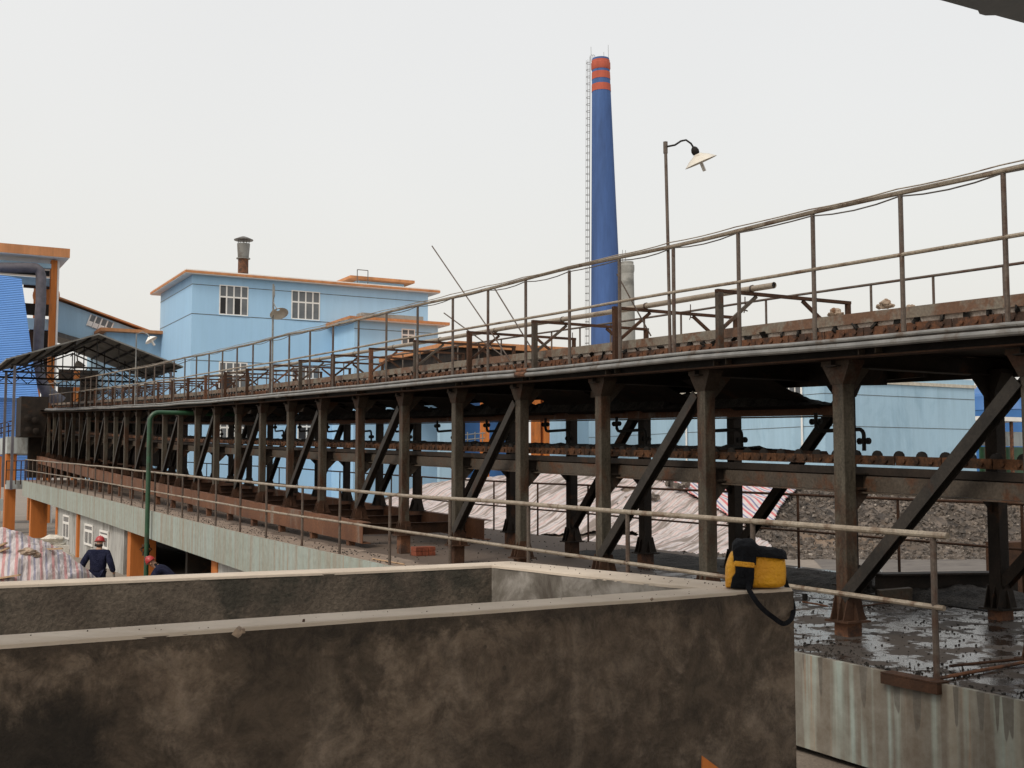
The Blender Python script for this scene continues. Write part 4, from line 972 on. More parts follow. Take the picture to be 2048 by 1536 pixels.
# outlines given on the heap itself: (across, up the slope)
tw = [(-7.2, 44.4), (-6.2, 47), (-6.0, 50), (-4, 54.5), (5.8, 54.5), (7.2, 50.5), (9.2, 47.8), (9.4, 46.0), (10.0, 44.7), (8.2, 44.2), (4, 43.7), (-2, 43.8)]
tcl = [(5.4, 55.3), (14.2, 55.3), (13.4, 53), (11.4, 49.2), (10.2, 46.9), (9.0, 47.4), (7.0, 50.0), (5.6, 52.4)]
def wrk(a, b_):
    q = (b_-a*1.3)*.8; p_ = (a+b_*1.3)*.7; return .14+.11*abs(noise.noise(Vector((p_*.16, q*1.9, 1))))+.05*noise.noise(Vector((p_*.4, q*4.8, 4)))+.22*noise.noise(Vector((a*.35, b_*.35, 6)))
jag = lambda a, b_: (.35*noise.noise(Vector((a*1.4, b_*1.4, 9))), .5*noise.noise(Vector((a*1.1, b_*1.1, 19))))
masked_sheet('tarpaulin', 'tarpworn', (-8, 11), (43.5, 55.5), 300, 190, fB, wrk, lambda a, b_: inpoly(tw, a+jag(a, b_)[0], b_+jag(a, b_)[1]) and not (noise.noise(Vector((a*.55-b_*.12, b_*.9, 30))) > .50), 'wide faded striped tarpaulin full of creases stretched over the heap')
masked_sheet('tarpaulin', 'tarpclean', (5, 14), (46.5, 55.5), 110, 110, fB, lambda a, b_: .30+.02*noise.noise(Vector((a, b_, 0))), lambda a, b_: inpoly(tcl, a, b_), 'smooth tarpaulin with bold red and blue diagonal stripes on top of the heap')
for i, (x, y) in enumerate(((1304, 1000), (1368, 976), (1335, 973), (1352, 981))):
    a = (x-1024)/FPX*49; best = 49
    for q in range(200):
        bb = 44+q*.055; aa = (x-1024)/FPX*bb
        if pxy(aa, bb, fB(aa, bb)+.3)[1] <= y: best = bb; break
    aa = (x-1024)/FPX*best; k = MB(); 
    for q in range(2): k.rock(cg(aa+.1*q, best, fB(aa, best)+.42), .22)
    tag(k.build('weight_stone', M['chips']), ['dark stone holding down the left edge of the bold striped tarpaulin', 'grey stone near the crest at the top of the bold striped tarpaulin', 'stone on the heap crest left of the other crest stones', 'middle stone of the three at the heap crest'][i], 'stone')
# steel plate lying behind the far rail, right edge
c = atD(2030, 1130, 17.5); k = MB(); k.box((c.x-.5, c.y-.2, GZ), (c.x+1.6, c.y+.1, c.z+.35)); k.build('scrap_bin', M['darkrust'])
tag(bpy.data.objects['scrap_bin'], 'dark rusty bin standing behind the platform at the right edge', 'bin')

# ================================================================= BUILDINGS
def boxU(mb, x0, x1, y0, y1, U, depth, zlow=None):
    a = atU(x0, y0, U); b_ = atU(x1, y0, U); lo = atU((x0+x1)/2, y1, U).z if zlow is None else zlow
    mb.box((a.x, U, lo), (b_.x, U+depth, a.z)); return a, b_
def windowU(parent, x0, x1, y0, y1, U, cols_=4, split=.42, dark=()):
    a = atU(x0, y0, U); b_ = atU(x1, y0, U); z1 = a.z; z0 = atU(x0, y1, U).z; w0, w1 = a.x, b_.x; t_ = .07
    zsn = z1-(z1-z0)*split; f = MB(); e = U-.03
    f.box((w0, e, z0), (w0+t_, U, z1)); f.box((w1-t_, e, z0), (w1, U, z1)); f.box((w0+t_, e, z1-t_), (w1-t_, U, z1)); f.box((w0+t_, e, z0), (w1-t_, U, z0+t_))
    f.box((w0+t_, e+.004, zsn-.05), (w1-t_, U, zsn+.05))
    for i in range(1, cols_):
        x = w0+(w1-w0)*i/cols_; f.box((x-.045, e+.008, z0+t_), (x+.045, U, zsn-.05)); f.box((x-.045, e+.008, zsn+.05), (x+.045, U, z1-t_))
    o = f.build('window', M['white'], parent)
    q = MB(); q.box((w0+t_, U-.012, z0+t_), (w1-t_, U-.004, z1-t_)); q.build('pane', M['glassdark'], o)
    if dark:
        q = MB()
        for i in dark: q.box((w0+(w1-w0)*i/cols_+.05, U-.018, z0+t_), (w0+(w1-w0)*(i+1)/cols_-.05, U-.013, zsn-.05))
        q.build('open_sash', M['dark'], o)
    s_ = MB(); s_.box((w0-.03, U-.05, z0-.035), (w1+.03, U-.001, z0-.003)); s_.build('sill', M['ltblue'], o)
# --- big blue mill building
U = 75.0
bl = thing('blue_building', 'big pale blue industrial building with orange roof edge and a capped roof vent', 'building', (20, U, GZ))
a = atU(385, 549, U); b_ = atU(856, 590, U); wl, wr, zt = a.x, b_.x, a.z
mb = MB(); mb.box((wl, U, GZ), (wr, U+9.3, zt)); mb.build('wall', M['ltblue'], bl)
mb = MB(); mb.box((wl-.52, U-.42, zt+.003), (wr+.72, U+10.2, zt+.13)); mb.build('soffit', M['white'], bl)
mb = MB(); mb.box((wl-.55, U-.45, zt+.05), (wr+.75, U+10.23, zt+.20)); mb.build('fascia', M['fascia'], bl)
mb = MB(); mb.box((wl-.52, U-.42, zt+.201), (wr+.7, U+10.0, zt+.27)); mb.build('roof', M['white'], bl)
for y in (568, 627, 720, 800):
    z = atU(387, y, U).z; mb = MB(); mb.box((wl-.012, U-.012, z-.02), (wr+.012, U-.001, z+.02)); mb.box((wl-.012, U-.001, z-.02), (wl-.001, U+9.3, z+.02)); mb.build('joint_line', M['cable'], bl)
windowU(bl, 439, 497, 569, 629, U, 4, .40, (0, 2)); windowU(bl, 583, 640, 580, 638, U, 4, .40)
windowU(bl, 438, 495, 723, 782, U, 4, .40, (0, 1)); windowU(bl, 583, 640, 733, 790, U, 4, .40, (0, 1, 2))
windowU(bl, 595, 650, 835, 880, U, 3, .40, (0, 1)); windowU(bl, 440, 497, 835, 885, U, 4, .4, (1,))
# roof penthouse
a = atU(714, 561, U+3); b_ = atU(808, 566, U+3); mb = MB(); mb.box((a.x, U+3, zt+.31), (b_.x, U+8, a.z)); p_ = mb.build('penthouse', M['ltblue'], bl)
mb = MB(); mb.box((a.x-.8, U+2.2, a.z+.003), (b_.x+.5, U+8.8, a.z+.2)); mb.build('roof_edge', M['fascia'], p_)
mb = MB()
for dx in (0, .8): mb.tube([(b_.x-4+dx, U+2, zt+.45), (b_.x-4+dx, U+2, a.z+.6)], .03, 6)
mb.tube([(b_.x-4, U+2, a.z+.6), (b_.x-3.2, U+2, a.z+.6)], .03, 6); mb.build('roof_ladder', M['cable'], p_)
# vent
c = atU(486, 552, U+2); vt = thing('roof_vent', 'round metal roof vent with conical rain cap on the blue building', 'vent', (c.x, U+2, zt+.48))
s = 1/FPX*80
k = MB(); k.lathe((c.x, U+2, zt+.48), [(10.2*s, 0), (10.0*s, 1.25)], 24); k.build('pipe', M['rust'], vt)
k = MB(); k.lathe((c.x, U+2, zt+1.74), [(10.6*s, 0), (12.6*s, .95)], 24); k.lathe((c.x, U+2, zt+1.66), [(13.5*s, 0), (13.5*s, .06)], 24); k.build('cone', M['roofsheet'], vt)
k = MB()
for q in range(5): an = q*1.2566; k.tube([(c.x+11*s*math.cos(an), U+2+11*s*math.sin(an), zt+2.6), (c.x+11*s*math.cos(an), U+2+11*s*math.sin(an), zt+3.05)], .025, 6)
k.build('strut', M['cable'], vt)
k = MB(); k.lathe((c.x, U+2, zt+2.92), [(18.5*s, 0), (18.7*s, .05), (9*s, .20), (3*s, .27), (.01, .28)], 24); k.build('rain_cap', M['cable'], vt)
# --- right annex
U = 71.0
an = thing('blue_annex', 'lower pale blue annex with orange roof edge on the right of the big blue building', 'building', (30, U, GZ))
a = atU(709, 641, U); b_ = atU(876, 650, U); mb = MB(); mb.box((a.x, U, GZ), (b_.x, 74.99, a.z)); mb.build('wall', M['ltblue'], an)
mb = MB(); mb.box((a.x-.5, U-.5, a.z+.003), (b_.x+.6, 74.98, a.z+.13)); mb.build('soffit', M['white'], an)
mb = MB(); mb.box((a.x-.53, U-.53, a.z+.04), (b_.x+.63, 74.97, a.z+.22)); mb.build('fascia', M['fascia'], an)
mb = MB(); mb.box((a.x+.6, U+.3, a.z+.241), (a.x+5.0, U+1.2, a.z+.6)); mb.build('roof_clutter', M['greycon'], an)
z = atU(712, 657, U).z; mb = MB(); mb.box((a.x-.012, U-.012, z-.02), (b_.x+.01, U-.001, z+.02)); mb.build('joint_line', M['cable'], an)
windowU(an, 803, 830, 657, 690, U, 2, .38, (1,))
# --- left low annex (behind, joins the inclined gallery)
U = 84.0
al = thing('blue_annex', 'low pale blue annex with orange roof edge left of the big blue building', 'building', (16, U, GZ))
a = atU(213, 664, U); b_ = atU(330, 672, U); mb = MB(); mb.box((a.x, U, GZ), (b_.x, U+8, a.z)); mb.build('wall', M['ltblue2'], al)
mb = MB(); mb.box((a.x-.5, U-.7, a.z+.003), (b_.x, U+8.5, a.z+.22)); mb.build('fascia', M['fascia'], al)
# --- inclined gallery
U = 86.0
ga = thing('inclined_gallery', 'sloping pale blue enclosed conveyor gallery with a tilted window, left of the big building', 'gallery', (12, U, 5))
q = [atU(x, y, U) for x, y in ((112, 600), (330, 680), (330, 735), (112, 662))]
mb = MB(); mb.prism(q, (0, 3, 0)); mb.build('wall', M['ltblue2'], ga)
e0, e1 = atU(110, 595, U), atU(330, 676, U); mb = MB(); mb.bar(e0+Vector((0,1.4,.05)), e1+Vector((0,1.4,.05)), 3.6, .10); mb.build('roof', M['fascia'], ga)
e0, e1 = atU(112, 664, U), atU(240, 700, U); mb = MB(); mb.bar(e0+Vector((0,1.4,-.15)), e1+Vector((0,1.4,-.15)), 3.2, .3); mb.build('floor_slab', M['cable'], ga)
wq = [(182, 629), (227, 646), (218, 667), (173, 651)]
P = [atU(x, y, U-.02) for x, y in wq]; P = [Vector((p.x, U-.02, p.z)) for p in P]; mb = MB(); mb.prism(P, (0, -.02, 0)); wo = mb.build('window', M['glassdark'], ga)
mb = MB(); ex, ez = (P[1]-P[0]), (P[3]-P[0])
for i in range(5): p0 = P[0]+ex*i/4; mb.bar(p0+Vector((0,-.05,0)), p0+ez+Vector((0,-.05,0)), .06, .09, up=(1,0,0))
mb.build('frame', M['white'], wo)
mb = MB()
for i in range(4): p0 = P[0]+ex*(i+.12)/4+ez*.55; mb.prism([p0+Vector((0,-.06,0)), p0+ex*.17+Vector((0,-.06,0)), p0+ex*.17+ez*.42+Vector((0,-.06,0)), p0+ez*.42+Vector((0,-.06,0))], (0,-.02,0))
mb.build('sash', M['white'], wo)
# --- left tower
U = 80.0
tw_ = thing('conveyor_tower', 'tall open tower at the left edge with orange pillars and pale blue beams', 'tower', (5, U, GZ))
def pilU(x0, x1, y0, y1, U_, d, mt, name, parent, zl=None):
    m_ = MB(); boxU(m_, x0, x1, y0, y1, U_, d, zl); return m_.build(name, M[mt], parent)
pilU(103, 115, 520, 0, U, .55, 'orange', 'pillar', tw_, GZ); pilU(115.5, 119.5, 522, 0, U+.15, .2, 'white', 'downpipe', tw_, GZ)
pilU(70, 87, 566, 0, U+5, .6, 'orange', 'pillar', tw_, GZ); pilU(150, 160, 742, 0, U+5, .6, 'orange', 'pillar', tw_, GZ); pilU(-60, -44, 520, 0, U, .55, 'orange', 'pillar', tw_, GZ)
pilU(-44, 103, 516, 531, U, .4, 'ltblue2', 'beam', tw_); pilU(-44, 102, 546, 566, U+.6, .4, 'ltblue2', 'beam', tw_)
pilU(-44, 102, 630, 656, U+.6, .4, 'ltblue2', 'beam', tw_); pilU(60, 160, 755, 772, U+.6, .4, 'ltblue2', 'beam', tw_)
pilU(-44, 100, 531, 546, U+2, .3, 'dark', 'wall_panel', tw_); pilU(-44, 68, 566, 640, U+9.5, .2, 'ltblue2', 'rear_beam', tw_) if False else None
pilU(48, 100, 566, 576, U+2, .3, 'darkrust', 'floor_edge', tw_); pilU(50, 100, 606, 630, U+2, .3, 'darksteel', 'floor_edge', tw_); pilU(60, 100, 656, 664, U+1.2, .3, 'darkrust', 'floor_edge', tw_)
pilU(87, 102, 566, 630, U+4, .2, 'darkrust', 'wall_panel', tw_); pilU(58, 72, 660, 790, U+4.2, .2, 'darkrust', 'wall_panel', tw_); pilU(87, 104, 656, 800, U+5.2, .2, 'darksteel', 'wall_panel', tw_)
pilU(118, 206, 738, 818, U+7, .2, 'beam', 'wall_panel', tw_)
a = atU(-60, 516, U); b_ = atU(119, 516, U); zt2 = atU(119, 519, U).z
mb = MB(); mb.box((a.x, U-.7, zt2), (b_.x+.5, U+8, zt2+.12)); mb.build('soffit', M['white'], tw_)
mb = MB(); mb.box((a.x, U-.75, zt2+.04), (b_.x+.53, U+8.05, zt2+.62)); mb.build('roof_edge', M['fascia'], tw_)
# machinery round drum in the tower
c = atU(93, 590, U+3); k = MB(); k.lathe((c.x, U+2.6, c.z), [(.75, 0), (.8, .1), (.8, 1.0)], 24, axis=(0,1,0)); k.build('drum', M['orange'], tw_)
# duct
k = MB(); dpts = [atU(x, y, U-.5) for x, y in ((-40, 535), (55, 535), (72, 536), (79, 541), (82, 552), (82, 600), (78, 660), (76, 720), (80, 760), (96, 786), (122, 806))]
k.tube(dpts, [.32]*8+[.36, .42, .45], 14); tag(k.build('duct', M['duct']), 'fat grey duct pipe bending down beside the orange tower pillar', 'duct')
# cladding gallery of bright blue ribbed sheet
U = 74.0
P = [atU(x, y, U) for x, y in ((-60, 548), (5, 551), (43, 557), (52, 620), (64, 710), (78, 796), (-60, 796))]
mb = MB(); mb.prism(P, (0, 4.5, 0)); cg_ = mb.build('ribbed_gallery', M['cladding']); tag(cg_, 'bright blue ribbed metal gallery leaning at the left edge', 'gallery')
P = [atU(x, y, U+6) for x, y in ((33, 800), (78, 800), (74, 870), (72, 960), (33, 960), (-60, 960), (-60, 800))]
mb = MB(); mb.prism(P, (0, 3, 0)); tag(mb.build('ribbed_gallery', M['cladding']), 'blue ribbed sheet housing seen below the upper landing at far left', 'gallery')
# --- upper landing block at the far end of the platform
U = 66.5
ld = thing('end_landing', 'pale concrete landing block on orange pillars at the far left end of the trestle', 'landing', (7, U, GZ))
a = atU(15, 873, U); b_ = atU(80, 873, U); lo = atU(40, 907, U).z; wb = b_.x+.3
mb = MB(); mb.box((a.x, U, lo), (wb, U+6, a.z)); mb.build('slab', M['palecon'], ld)
pilU(13, 34, 908, 0, U+.2, .8, 'orange', 'pillar', ld, GZ); pilU(-25, 4, 912, 0, U+4, .7, 'orange', 'pillar', ld, GZ)
pilU(13, 47, 961, 978, U-.6, .7, 'palecon', 'beam', ld); pilU(-40, 13, 998, 1022, U+3, .5, 'palecon', 'beam', ld)
mb = MB(); pp = [atU(13, 922, U-.5), atU(13, 940, U-.5)]
for z_ in (pp[0].z, pp[1].z): mb.tube([(pp[0].x, U-.5, z_), (W0+.1, 64, z_)], .03, 6)
for i in range(5): p0 = Vector((pp[0].x+(W0+.1-pp[0].x)*i/4, U-.5-2*i/4, pp[0].z)); mb.tube([p0, p0-Vector((0,0,1.2))], .03, 6)
mb.build('end_rail', M['darkrust'], ld)
mb = MB()
for y_ in (842, 851, 861): p0, p1 = atU(-10, y_+8, U), atU(24, y_, U); mb.tube([p0, p1], .03, 6)
for x_ in (2, 9, 17): mb.tube([atU(x_, 846, U), atU(x_, 873, U)], .03, 6)
mb.build('rail', M['darkrust'], ld)
# dark walls added to close the sky gaps at the machine head
mb = MB(); mb.box((7.3, 66.0, -.2), (10.9, 66.4, zp(66)-.06)); mb.box((10.4, 52, -.6), (10.6, 66, 2.6)); tag(mb.build('added_head_screen', M['darksteel']), 'dark screen wall added to close the far head end of the trestle', 'screen')
pilU(43, 98, 792, 873, 64.0, 2.2, 'darksteel', 'drive_housing', None); hh = bpy.data.objects['drive_housing']; tag(hh, 'dark drive housing at the far head end of the trestle above the landing', 'housing')
for i, (x, y) in enumerate(((55, 835), (56, 860), (70, 840), (72, 862))):
    c = atU(x, y, 63.9); k = MB(); k.lathe(c, [(.16, 0), (.16, .1), (.06, .12)], 14, axis=(0,-1,0)); k.build('pulley', M['darksteel'], hh).location = Vector((0,0,0))
# --- gable canopy
cz = thing('gable_canopy', 'open gable canopy of grey sheet on thin steel posts over the machine head', 'canopy', (8, 50, 2))
UF, UR = 50.0, 57.3; cw, hw, zr, ze = 8.07, 3.45, 5.68, 4.48
for sg in (-1, 1):
    mb = MB(); a = Vector((cw, UF, zr)); b_ = Vector((cw+sg*hw, UF, ze)); d = Vector((0, 0, .06))
    mb.prism([a, b_, b_+d, a+d], (0, UR-UF, 0)); mb.build('roof_sheet', M['roofsheet'], cz)
mb = MB()
for i in range(6):
    for sg in (-1, 1):
        t_ = (i+.5)/6; p = Vector((cw+sg*hw*t_, UF+.1, zr+(ze-zr)*t_-.05)); mb.bar(p, p+Vector((0, UR-UF-.2, 0)), .05, .08)
mb.build('purlin', M['black'], cz)
for uu in (UF+.3, (UF+UR)/2, UR-.3):
    mb = MB(); zb = ze-.15
    mb.bar((cw-hw+.2, uu, zb), (cw+hw-.2, uu, zb), .07, .07); mb.bar((cw-hw+.6, uu, zb+.02), (cw, uu, zr-.15), .06, .06); mb.bar((cw+hw-.6, uu, zb+.02), (cw, uu, zr-.15), .06, .06)
    mb.bar((cw-hw+.2, uu, zb-.28), (cw+hw-.2, uu, zb-.28), .05, .05)
    for i in range(10):
        x = cw-hw+.3+(2*hw-.6)*i/10; x2 = x+(2*hw-.6)/20; mb.bar((x, uu, zb-.28), (x2, uu, zb), .035, .035); mb.bar((x2, uu, zb), (x+(2*hw-.6)/10, uu, zb-.28), .035, .035)
    for t_ in (-.5, -.25, .25, .5, 0): mb.bar((cw+hw*t_, uu, zb), (cw+hw*t_, uu, zr-(zr-ze)*abs(t_)-.1), .04, .04)
    mb.build('truss', M['black'], cz)
    for x in (cw-hw+.35, cw+hw-.45):
        mb = MB(); mb.bar((x, uu, zs(uu) if x < cw else zp(uu)), (x, uu, zb-.03), .10, .10); mb.build('post', M['duct'], cz)
# lamp hanging in the canopy
c = atD(155, 722, 52); lp = thing('hanging_lamp', 'white lamp shade hanging under the gable canopy', 'lamp', c); k = MB(); lamp_shade(k, c, Vector((-.3,0,1)).normalized(), .28, .3); k.build('shade', M['white'], lp)
k = MB(); k.tube([c, c+Vector((-.05,0,.45)), (c.x-.3, c.y, 5.2)], .03, 6); k.build('bracket', M['rust'], lp)
# --- chimneys
Dc = 150.0
c = atD(1219, 760, Dc); ztop = atD(1199, 118, Dc).z; s = Dc/FPX
ch = thing('blue_chimney', 'tall tapering blue chimney with three orange bands and a caged ladder', 'chimney', (c.x, c.y, GZ))
rt = 17.6*s; zb_ = atD(1212, 690, Dc).z; rb = 32*s
def rad(z): return rt+(rb-rt)*(ztop-z)/(ztop-zb_)
def seg(z0, z1, name, mt, dr=0, n=3):
    k = MB(); k.lathe((c.x, c.y, 0), [(rad(z0+(z1-z0)*i/n)+dr, z0+(z1-z0)*i/n) for i in range(n+1)], 48); return k.build(name, M[mt], ch)
zy = lambda y: atD(1199, y, Dc).z
seg(GZ, ztop, 'shaft', 'chimblue', 0, 6)
seg(zy(136), zy(122), 'band', 'chimred', .06, 1); seg(zy(160), zy(146), 'band', 'chimred', .03, 1); seg(zy(184), zy(170), 'band', 'chimred', .03, 1)
k = MB(); k.lathe((c.x, c.y, 0), [(rad(zy(140))+.02, zy(141)), (rad(zy(140))+.10, zy(138)), (rad(zy(128))+.12, zy(131)), (rad(zy(128))+.12, zy(127)), (rad(zy(126))+.05, zy(126))], 48); k.build('ring_platform', M['chimred'], ch)
lv = Vector((-PX, -DX, 0)).normalized(); lv = Vector((-PX, -DX, 0))
lv.normalize(); side = Vector((lv.y, -lv.x, 0))
def cp(z, off, sd=0): return Vector((c.x, c.y, z))+lv*(off)+side*sd
xl = lambda y: (1212-1178)*s  # ladder stands vertical at the left rim near the base
k = MB(); zz = GZ+6; zt_ = zy(112)
off0 = 35.5*s
def lo(z): return max(rad(z)+.25, 0)
for sd in (-.25, .25): k.tube([cp(z_, lo(z_), sd) for z_ in (GZ+3, zb_, zy(400), zt_)], .03, 5)
z_ = zb_-8
while z_ < zt_: k.tube([cp(z_, lo(z_), -.25), cp(z_, lo(z_), .25)], .02, 4); z_ += .45
k.build('ladder', M['cable'], ch)
k = MB(); z_ = zb_-8
while z_ < zy(120):
    k.tube([cp(z_, lo(z_)+.42*(1-math.cos(a_))*0+.5*math.sin(a_), .4*math.cos(a_)) for a_ in [math.pi*q/8 for q in range(9)]], .028, 4, False); z_ += .92
for a_ in (.6, 1.57, 2.5): k.tube([cp(q_, lo(q_)+.5*math.sin(a_), .4*math.cos(a_)) for q_ in (zb_-8, zy(400), zy(120))], .02, 4)
k.build('ladder_cage', M['cable'], ch)
k = MB()
for dx, y1 in ((-1.25, 93), (1.05, 90), (.45, 104)): p0 = Vector((c.x, c.y, ztop-.3))-lv*dx*.98; k.tube([p0, (p0.x, p0.y, zy(y1))], .022, 5)
for dx in (-1.0, -.75): p0 = Vector((c.x, c.y, ztop-.3))-lv*dx; k.tube([p0, p0+Vector((0,0,.8)), p0+lv*.25+Vector((0,0,.9))], .03, 5)
k.build('lightning_rod', M['cable'], ch)
ch.rotation_euler = Matrix.Rotation(-.0157, 4, Vector((PZ, DZ, 0))).to_euler()
Dg = 128.0; s = Dg/FPX; c2 = atD(1256, 760, Dg); z2 = atD(1255, 524, Dg).z
cg2 = thing('grey_chimney', 'short grey concrete chimney behind the foot of the blue one', 'chimney', (c2.x, c2.y, GZ))
k = MB(); k.lathe((c2.x, c2.y, 0), [(20*s, GZ), (15.5*s, atD(1255, 680, Dg).z), (12.8*s, z2)], 32); k.build('shaft', M['greycon'], cg2)
k = MB(); k.lathe((c2.x, c2.y, z2-1.3), [(13.2*s, 0), (14.6*s, .35), (14.6*s, .9), (13.0*s, 1.0)], 32); k.build('collar', M['greycon'], cg2)
k = MB()
for q in (-.6, -.2): k.tube([(c2.x+q, c2.y, z2-.2), (c2.x+q, c2.y, z2+1.3)], .025, 5)
k.build('lightning_rod', M['cable'], cg2)
# --- flue house between chimney foot and the sheds
U = 70
fh = thing('flue_house', 'grey brown block house below the chimneys seen under the deck', 'building', (50, U, GZ))
pilU(1177, 1307, 812, 0, U, 6, 'palecon', 'wall', fh, GZ); pilU(1168, 1177, 812, 0, U-.1, 5, 'ltblue2', 'corner_strip', fh, GZ); pilU(1307, 1315, 812, 0, U-.1, 5, 'ltblue2', 'corner_strip', fh, GZ)
# --- open shed with orange roof edge
U = 60.0
sh = thing('open_shed', 'open shed with orange pillars, blue cladding and long orange roof edge behind the deck', 'shed', (30, U, GZ))
a = atU(905, 692, U); b_ = atU(1165, 700, U)
mb = MB(); mb.box((a.x, U, a.z-.03), (b_.x+1.5, U+11, a.z+.32)); mb.build('roof_edge', M['fascia'], sh)
mb = MB(); mb.box((a.x+.3, U+.3, a.z-.75), (b_.x+1.3, U+10.5, a.z-.035)); mb.build('soffit', M['darksteel'], sh)
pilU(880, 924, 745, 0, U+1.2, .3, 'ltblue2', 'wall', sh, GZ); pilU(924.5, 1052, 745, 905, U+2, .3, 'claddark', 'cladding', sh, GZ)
for x in (968, 1070, 1088): pilU(x, x+11, 735, 0, U+.5, .5, 'orange', 'pillar', sh, GZ)
pilU(1145, 1177, 836, 0, U+5, .3, 'ltblue2', 'wall', sh, GZ)
mb = MB()
for y in (866, 876, 886): mb.tube([atU(925, y+4, U-.3), atU(970, y, U-.3)], .035, 6)
for x in (935, 950, 965): mb.tube([atU(x, 864, U-.3), atU(x, 892, U-.3)], .035, 6)
mb.build('rail', M['pipe'], sh)
# --- pale blue low wall range behind the left half under the deck
U = 69.0
# --- right pale blue hall
U = 46.0
rh = thing('blue_hall', 'long pale blue hall with white drainpipes behind the right half of the trestle', 'building', (45, U, GZ))
a = atU(1648, 744, U); b_ = atU(1948, 752, U); wl, wr, zt = a.x, b_.x, a.z
mb = MB(); mb.box((wl, U, GZ), (wr, U+26, zt)); mb.build('wall', M['ltblue2'], rh)
z = atU(1810, 767, U).z; mb = MB(); mb.box((wl-.06, U-.08, z-.09), (wr+.06, U-.001, z+.09)); mb.box((wl-.08, U-.001, z-.09), (wl-.001, U+26, z+.09)); mb.build('coping_strip', M['sack'], rh)
for y in (793, 855): z = atU(1800, y, U).z; mb = MB(); mb.box((wl-.013, U-.013, z-.013), (wr, U-.001, z+.013)); mb.box((wl-.013, U-.001, z-.013), (wl-.001, U+26, z+.013)); mb.build('joint_line', M['cable'], rh)
for x in (1603, 1372):
    p = atW(x, 800, wl-.12); mb = MB(); mb.tube([(wl-.12, p.y, GZ), (wl-.12, p.y, zt-.3)], .06, 10); mb.build('drainpipe', M['white'], rh)
p0 = atW(1602, 768, wl-.03); p1 = atW(1566, 768, wl-.03); zz0 = p0.z-.75
f = MB(); f.box((wl-.04, min(p0.y,p1.y), zz0), (wl-.001, max(p0.y,p1.y), p0.z)); wo = f.build('window', M['white'], rh)
mb = MB(); yy0, yy1 = min(p0.y,p1.y), max(p0.y,p1.y)
for i in range(3): mb.box((wl-.05, yy0+(yy1-yy0)*(i+.1)/3, zz0+.08), (wl-.041, yy0+(yy1-yy0)*(i+.9)/3, p0.z-.08))
mb.build('pane', M['glassdark'], wo)
# --- far right glimpse: blue tank, white shed roof, green net
U = 62.0
c = atU(2030, 800, U); k = MB(); k.lathe((c.x+3, U+3, GZ), [(5.2, 0), (5.2, atU(2000, 818, U).z-GZ)], 40); k.lathe((c.x+3, U+3, atU(2000, 818, U).z), [(5.25, 0), (4.9, 1.1), (3.2, 2.0), (.1, 2.4)], 40)
tag(k.build('storage_silo', M['claddark']), 'deep blue rounded tank roof glimpsed between the columns at the far right', 'tank')
far = thing('far_shed', 'small white roofed shed with rusty posts at the far right behind the columns', 'shed', (c.x, 55, GZ))
pilU(1960, 2060, 832, 842, 55, 3, 'white', 'roof', far)
for x in (1972, 1990, 2006, 2022): pilU(x, x+4, 843, 0, 55.2, .15, 'rust', 'post', far, GZ)
pilU(1960, 2060, 862, 892, 56, .1, 'palecon', 'wall', far); pilU(1960, 2060, 893, 905, 55.5, .1, 'green', 'fence_panel', far, GZ)

# ================================================================= PLACE BEHIND THE CAMERA: eave overhead, its unseen reach trimmed to set the light on the tank
h = 2.68; Ue = 4.52
ev = thing('eave_roof', 'dark grey metal eave reaching into the top right corner overhead', 'roof', (0, 0, GZ))
mb = MB(); x = -3.6; vs = []
pts = []
while x < 14.0:
    pts.append((x, Ue+.012*noise.noise(Vector((x*1.5, 0, 0)))+(.03 if abs((x-5.62)) < .06 else 0))); x += .05
n = len(pts)
V0 = [(p[0], p[1], h) for p in pts]+[(p[0], -.3, h+.55) for p in pts]; V1 = [(a_, b2, c_+.03) for a_, b2, c_ in V0]
for VV in (V0, V1): mb.add(VV, [(i, i+1, n+i+1, n+i) for i in range(n-1)])
mb.add([V0[i] for i in range(n)]+[V1[i] for i in range(n)], [(i, i+1, n+i+1, n+i) for i in range(n-1)]); mb.build('roof_sheet', M['canopysheet'], ev)
mb = MB()
for x_ in (-3.5, 13.6): mb.box((x_-.1, 3.6, GZ), (x_+.1, 3.8, h+.05))
mb.build('post', M['darksteel'], ev)
fl = MB(); fl.box((-9, -2.95, GZ), (6.2, 3.6, -1.62)); tag(fl.build('unseen_bounce_platform', M['palefloor']), 'unseen concrete platform under the viewer beside the tank, pale to bounce light', 'platform')

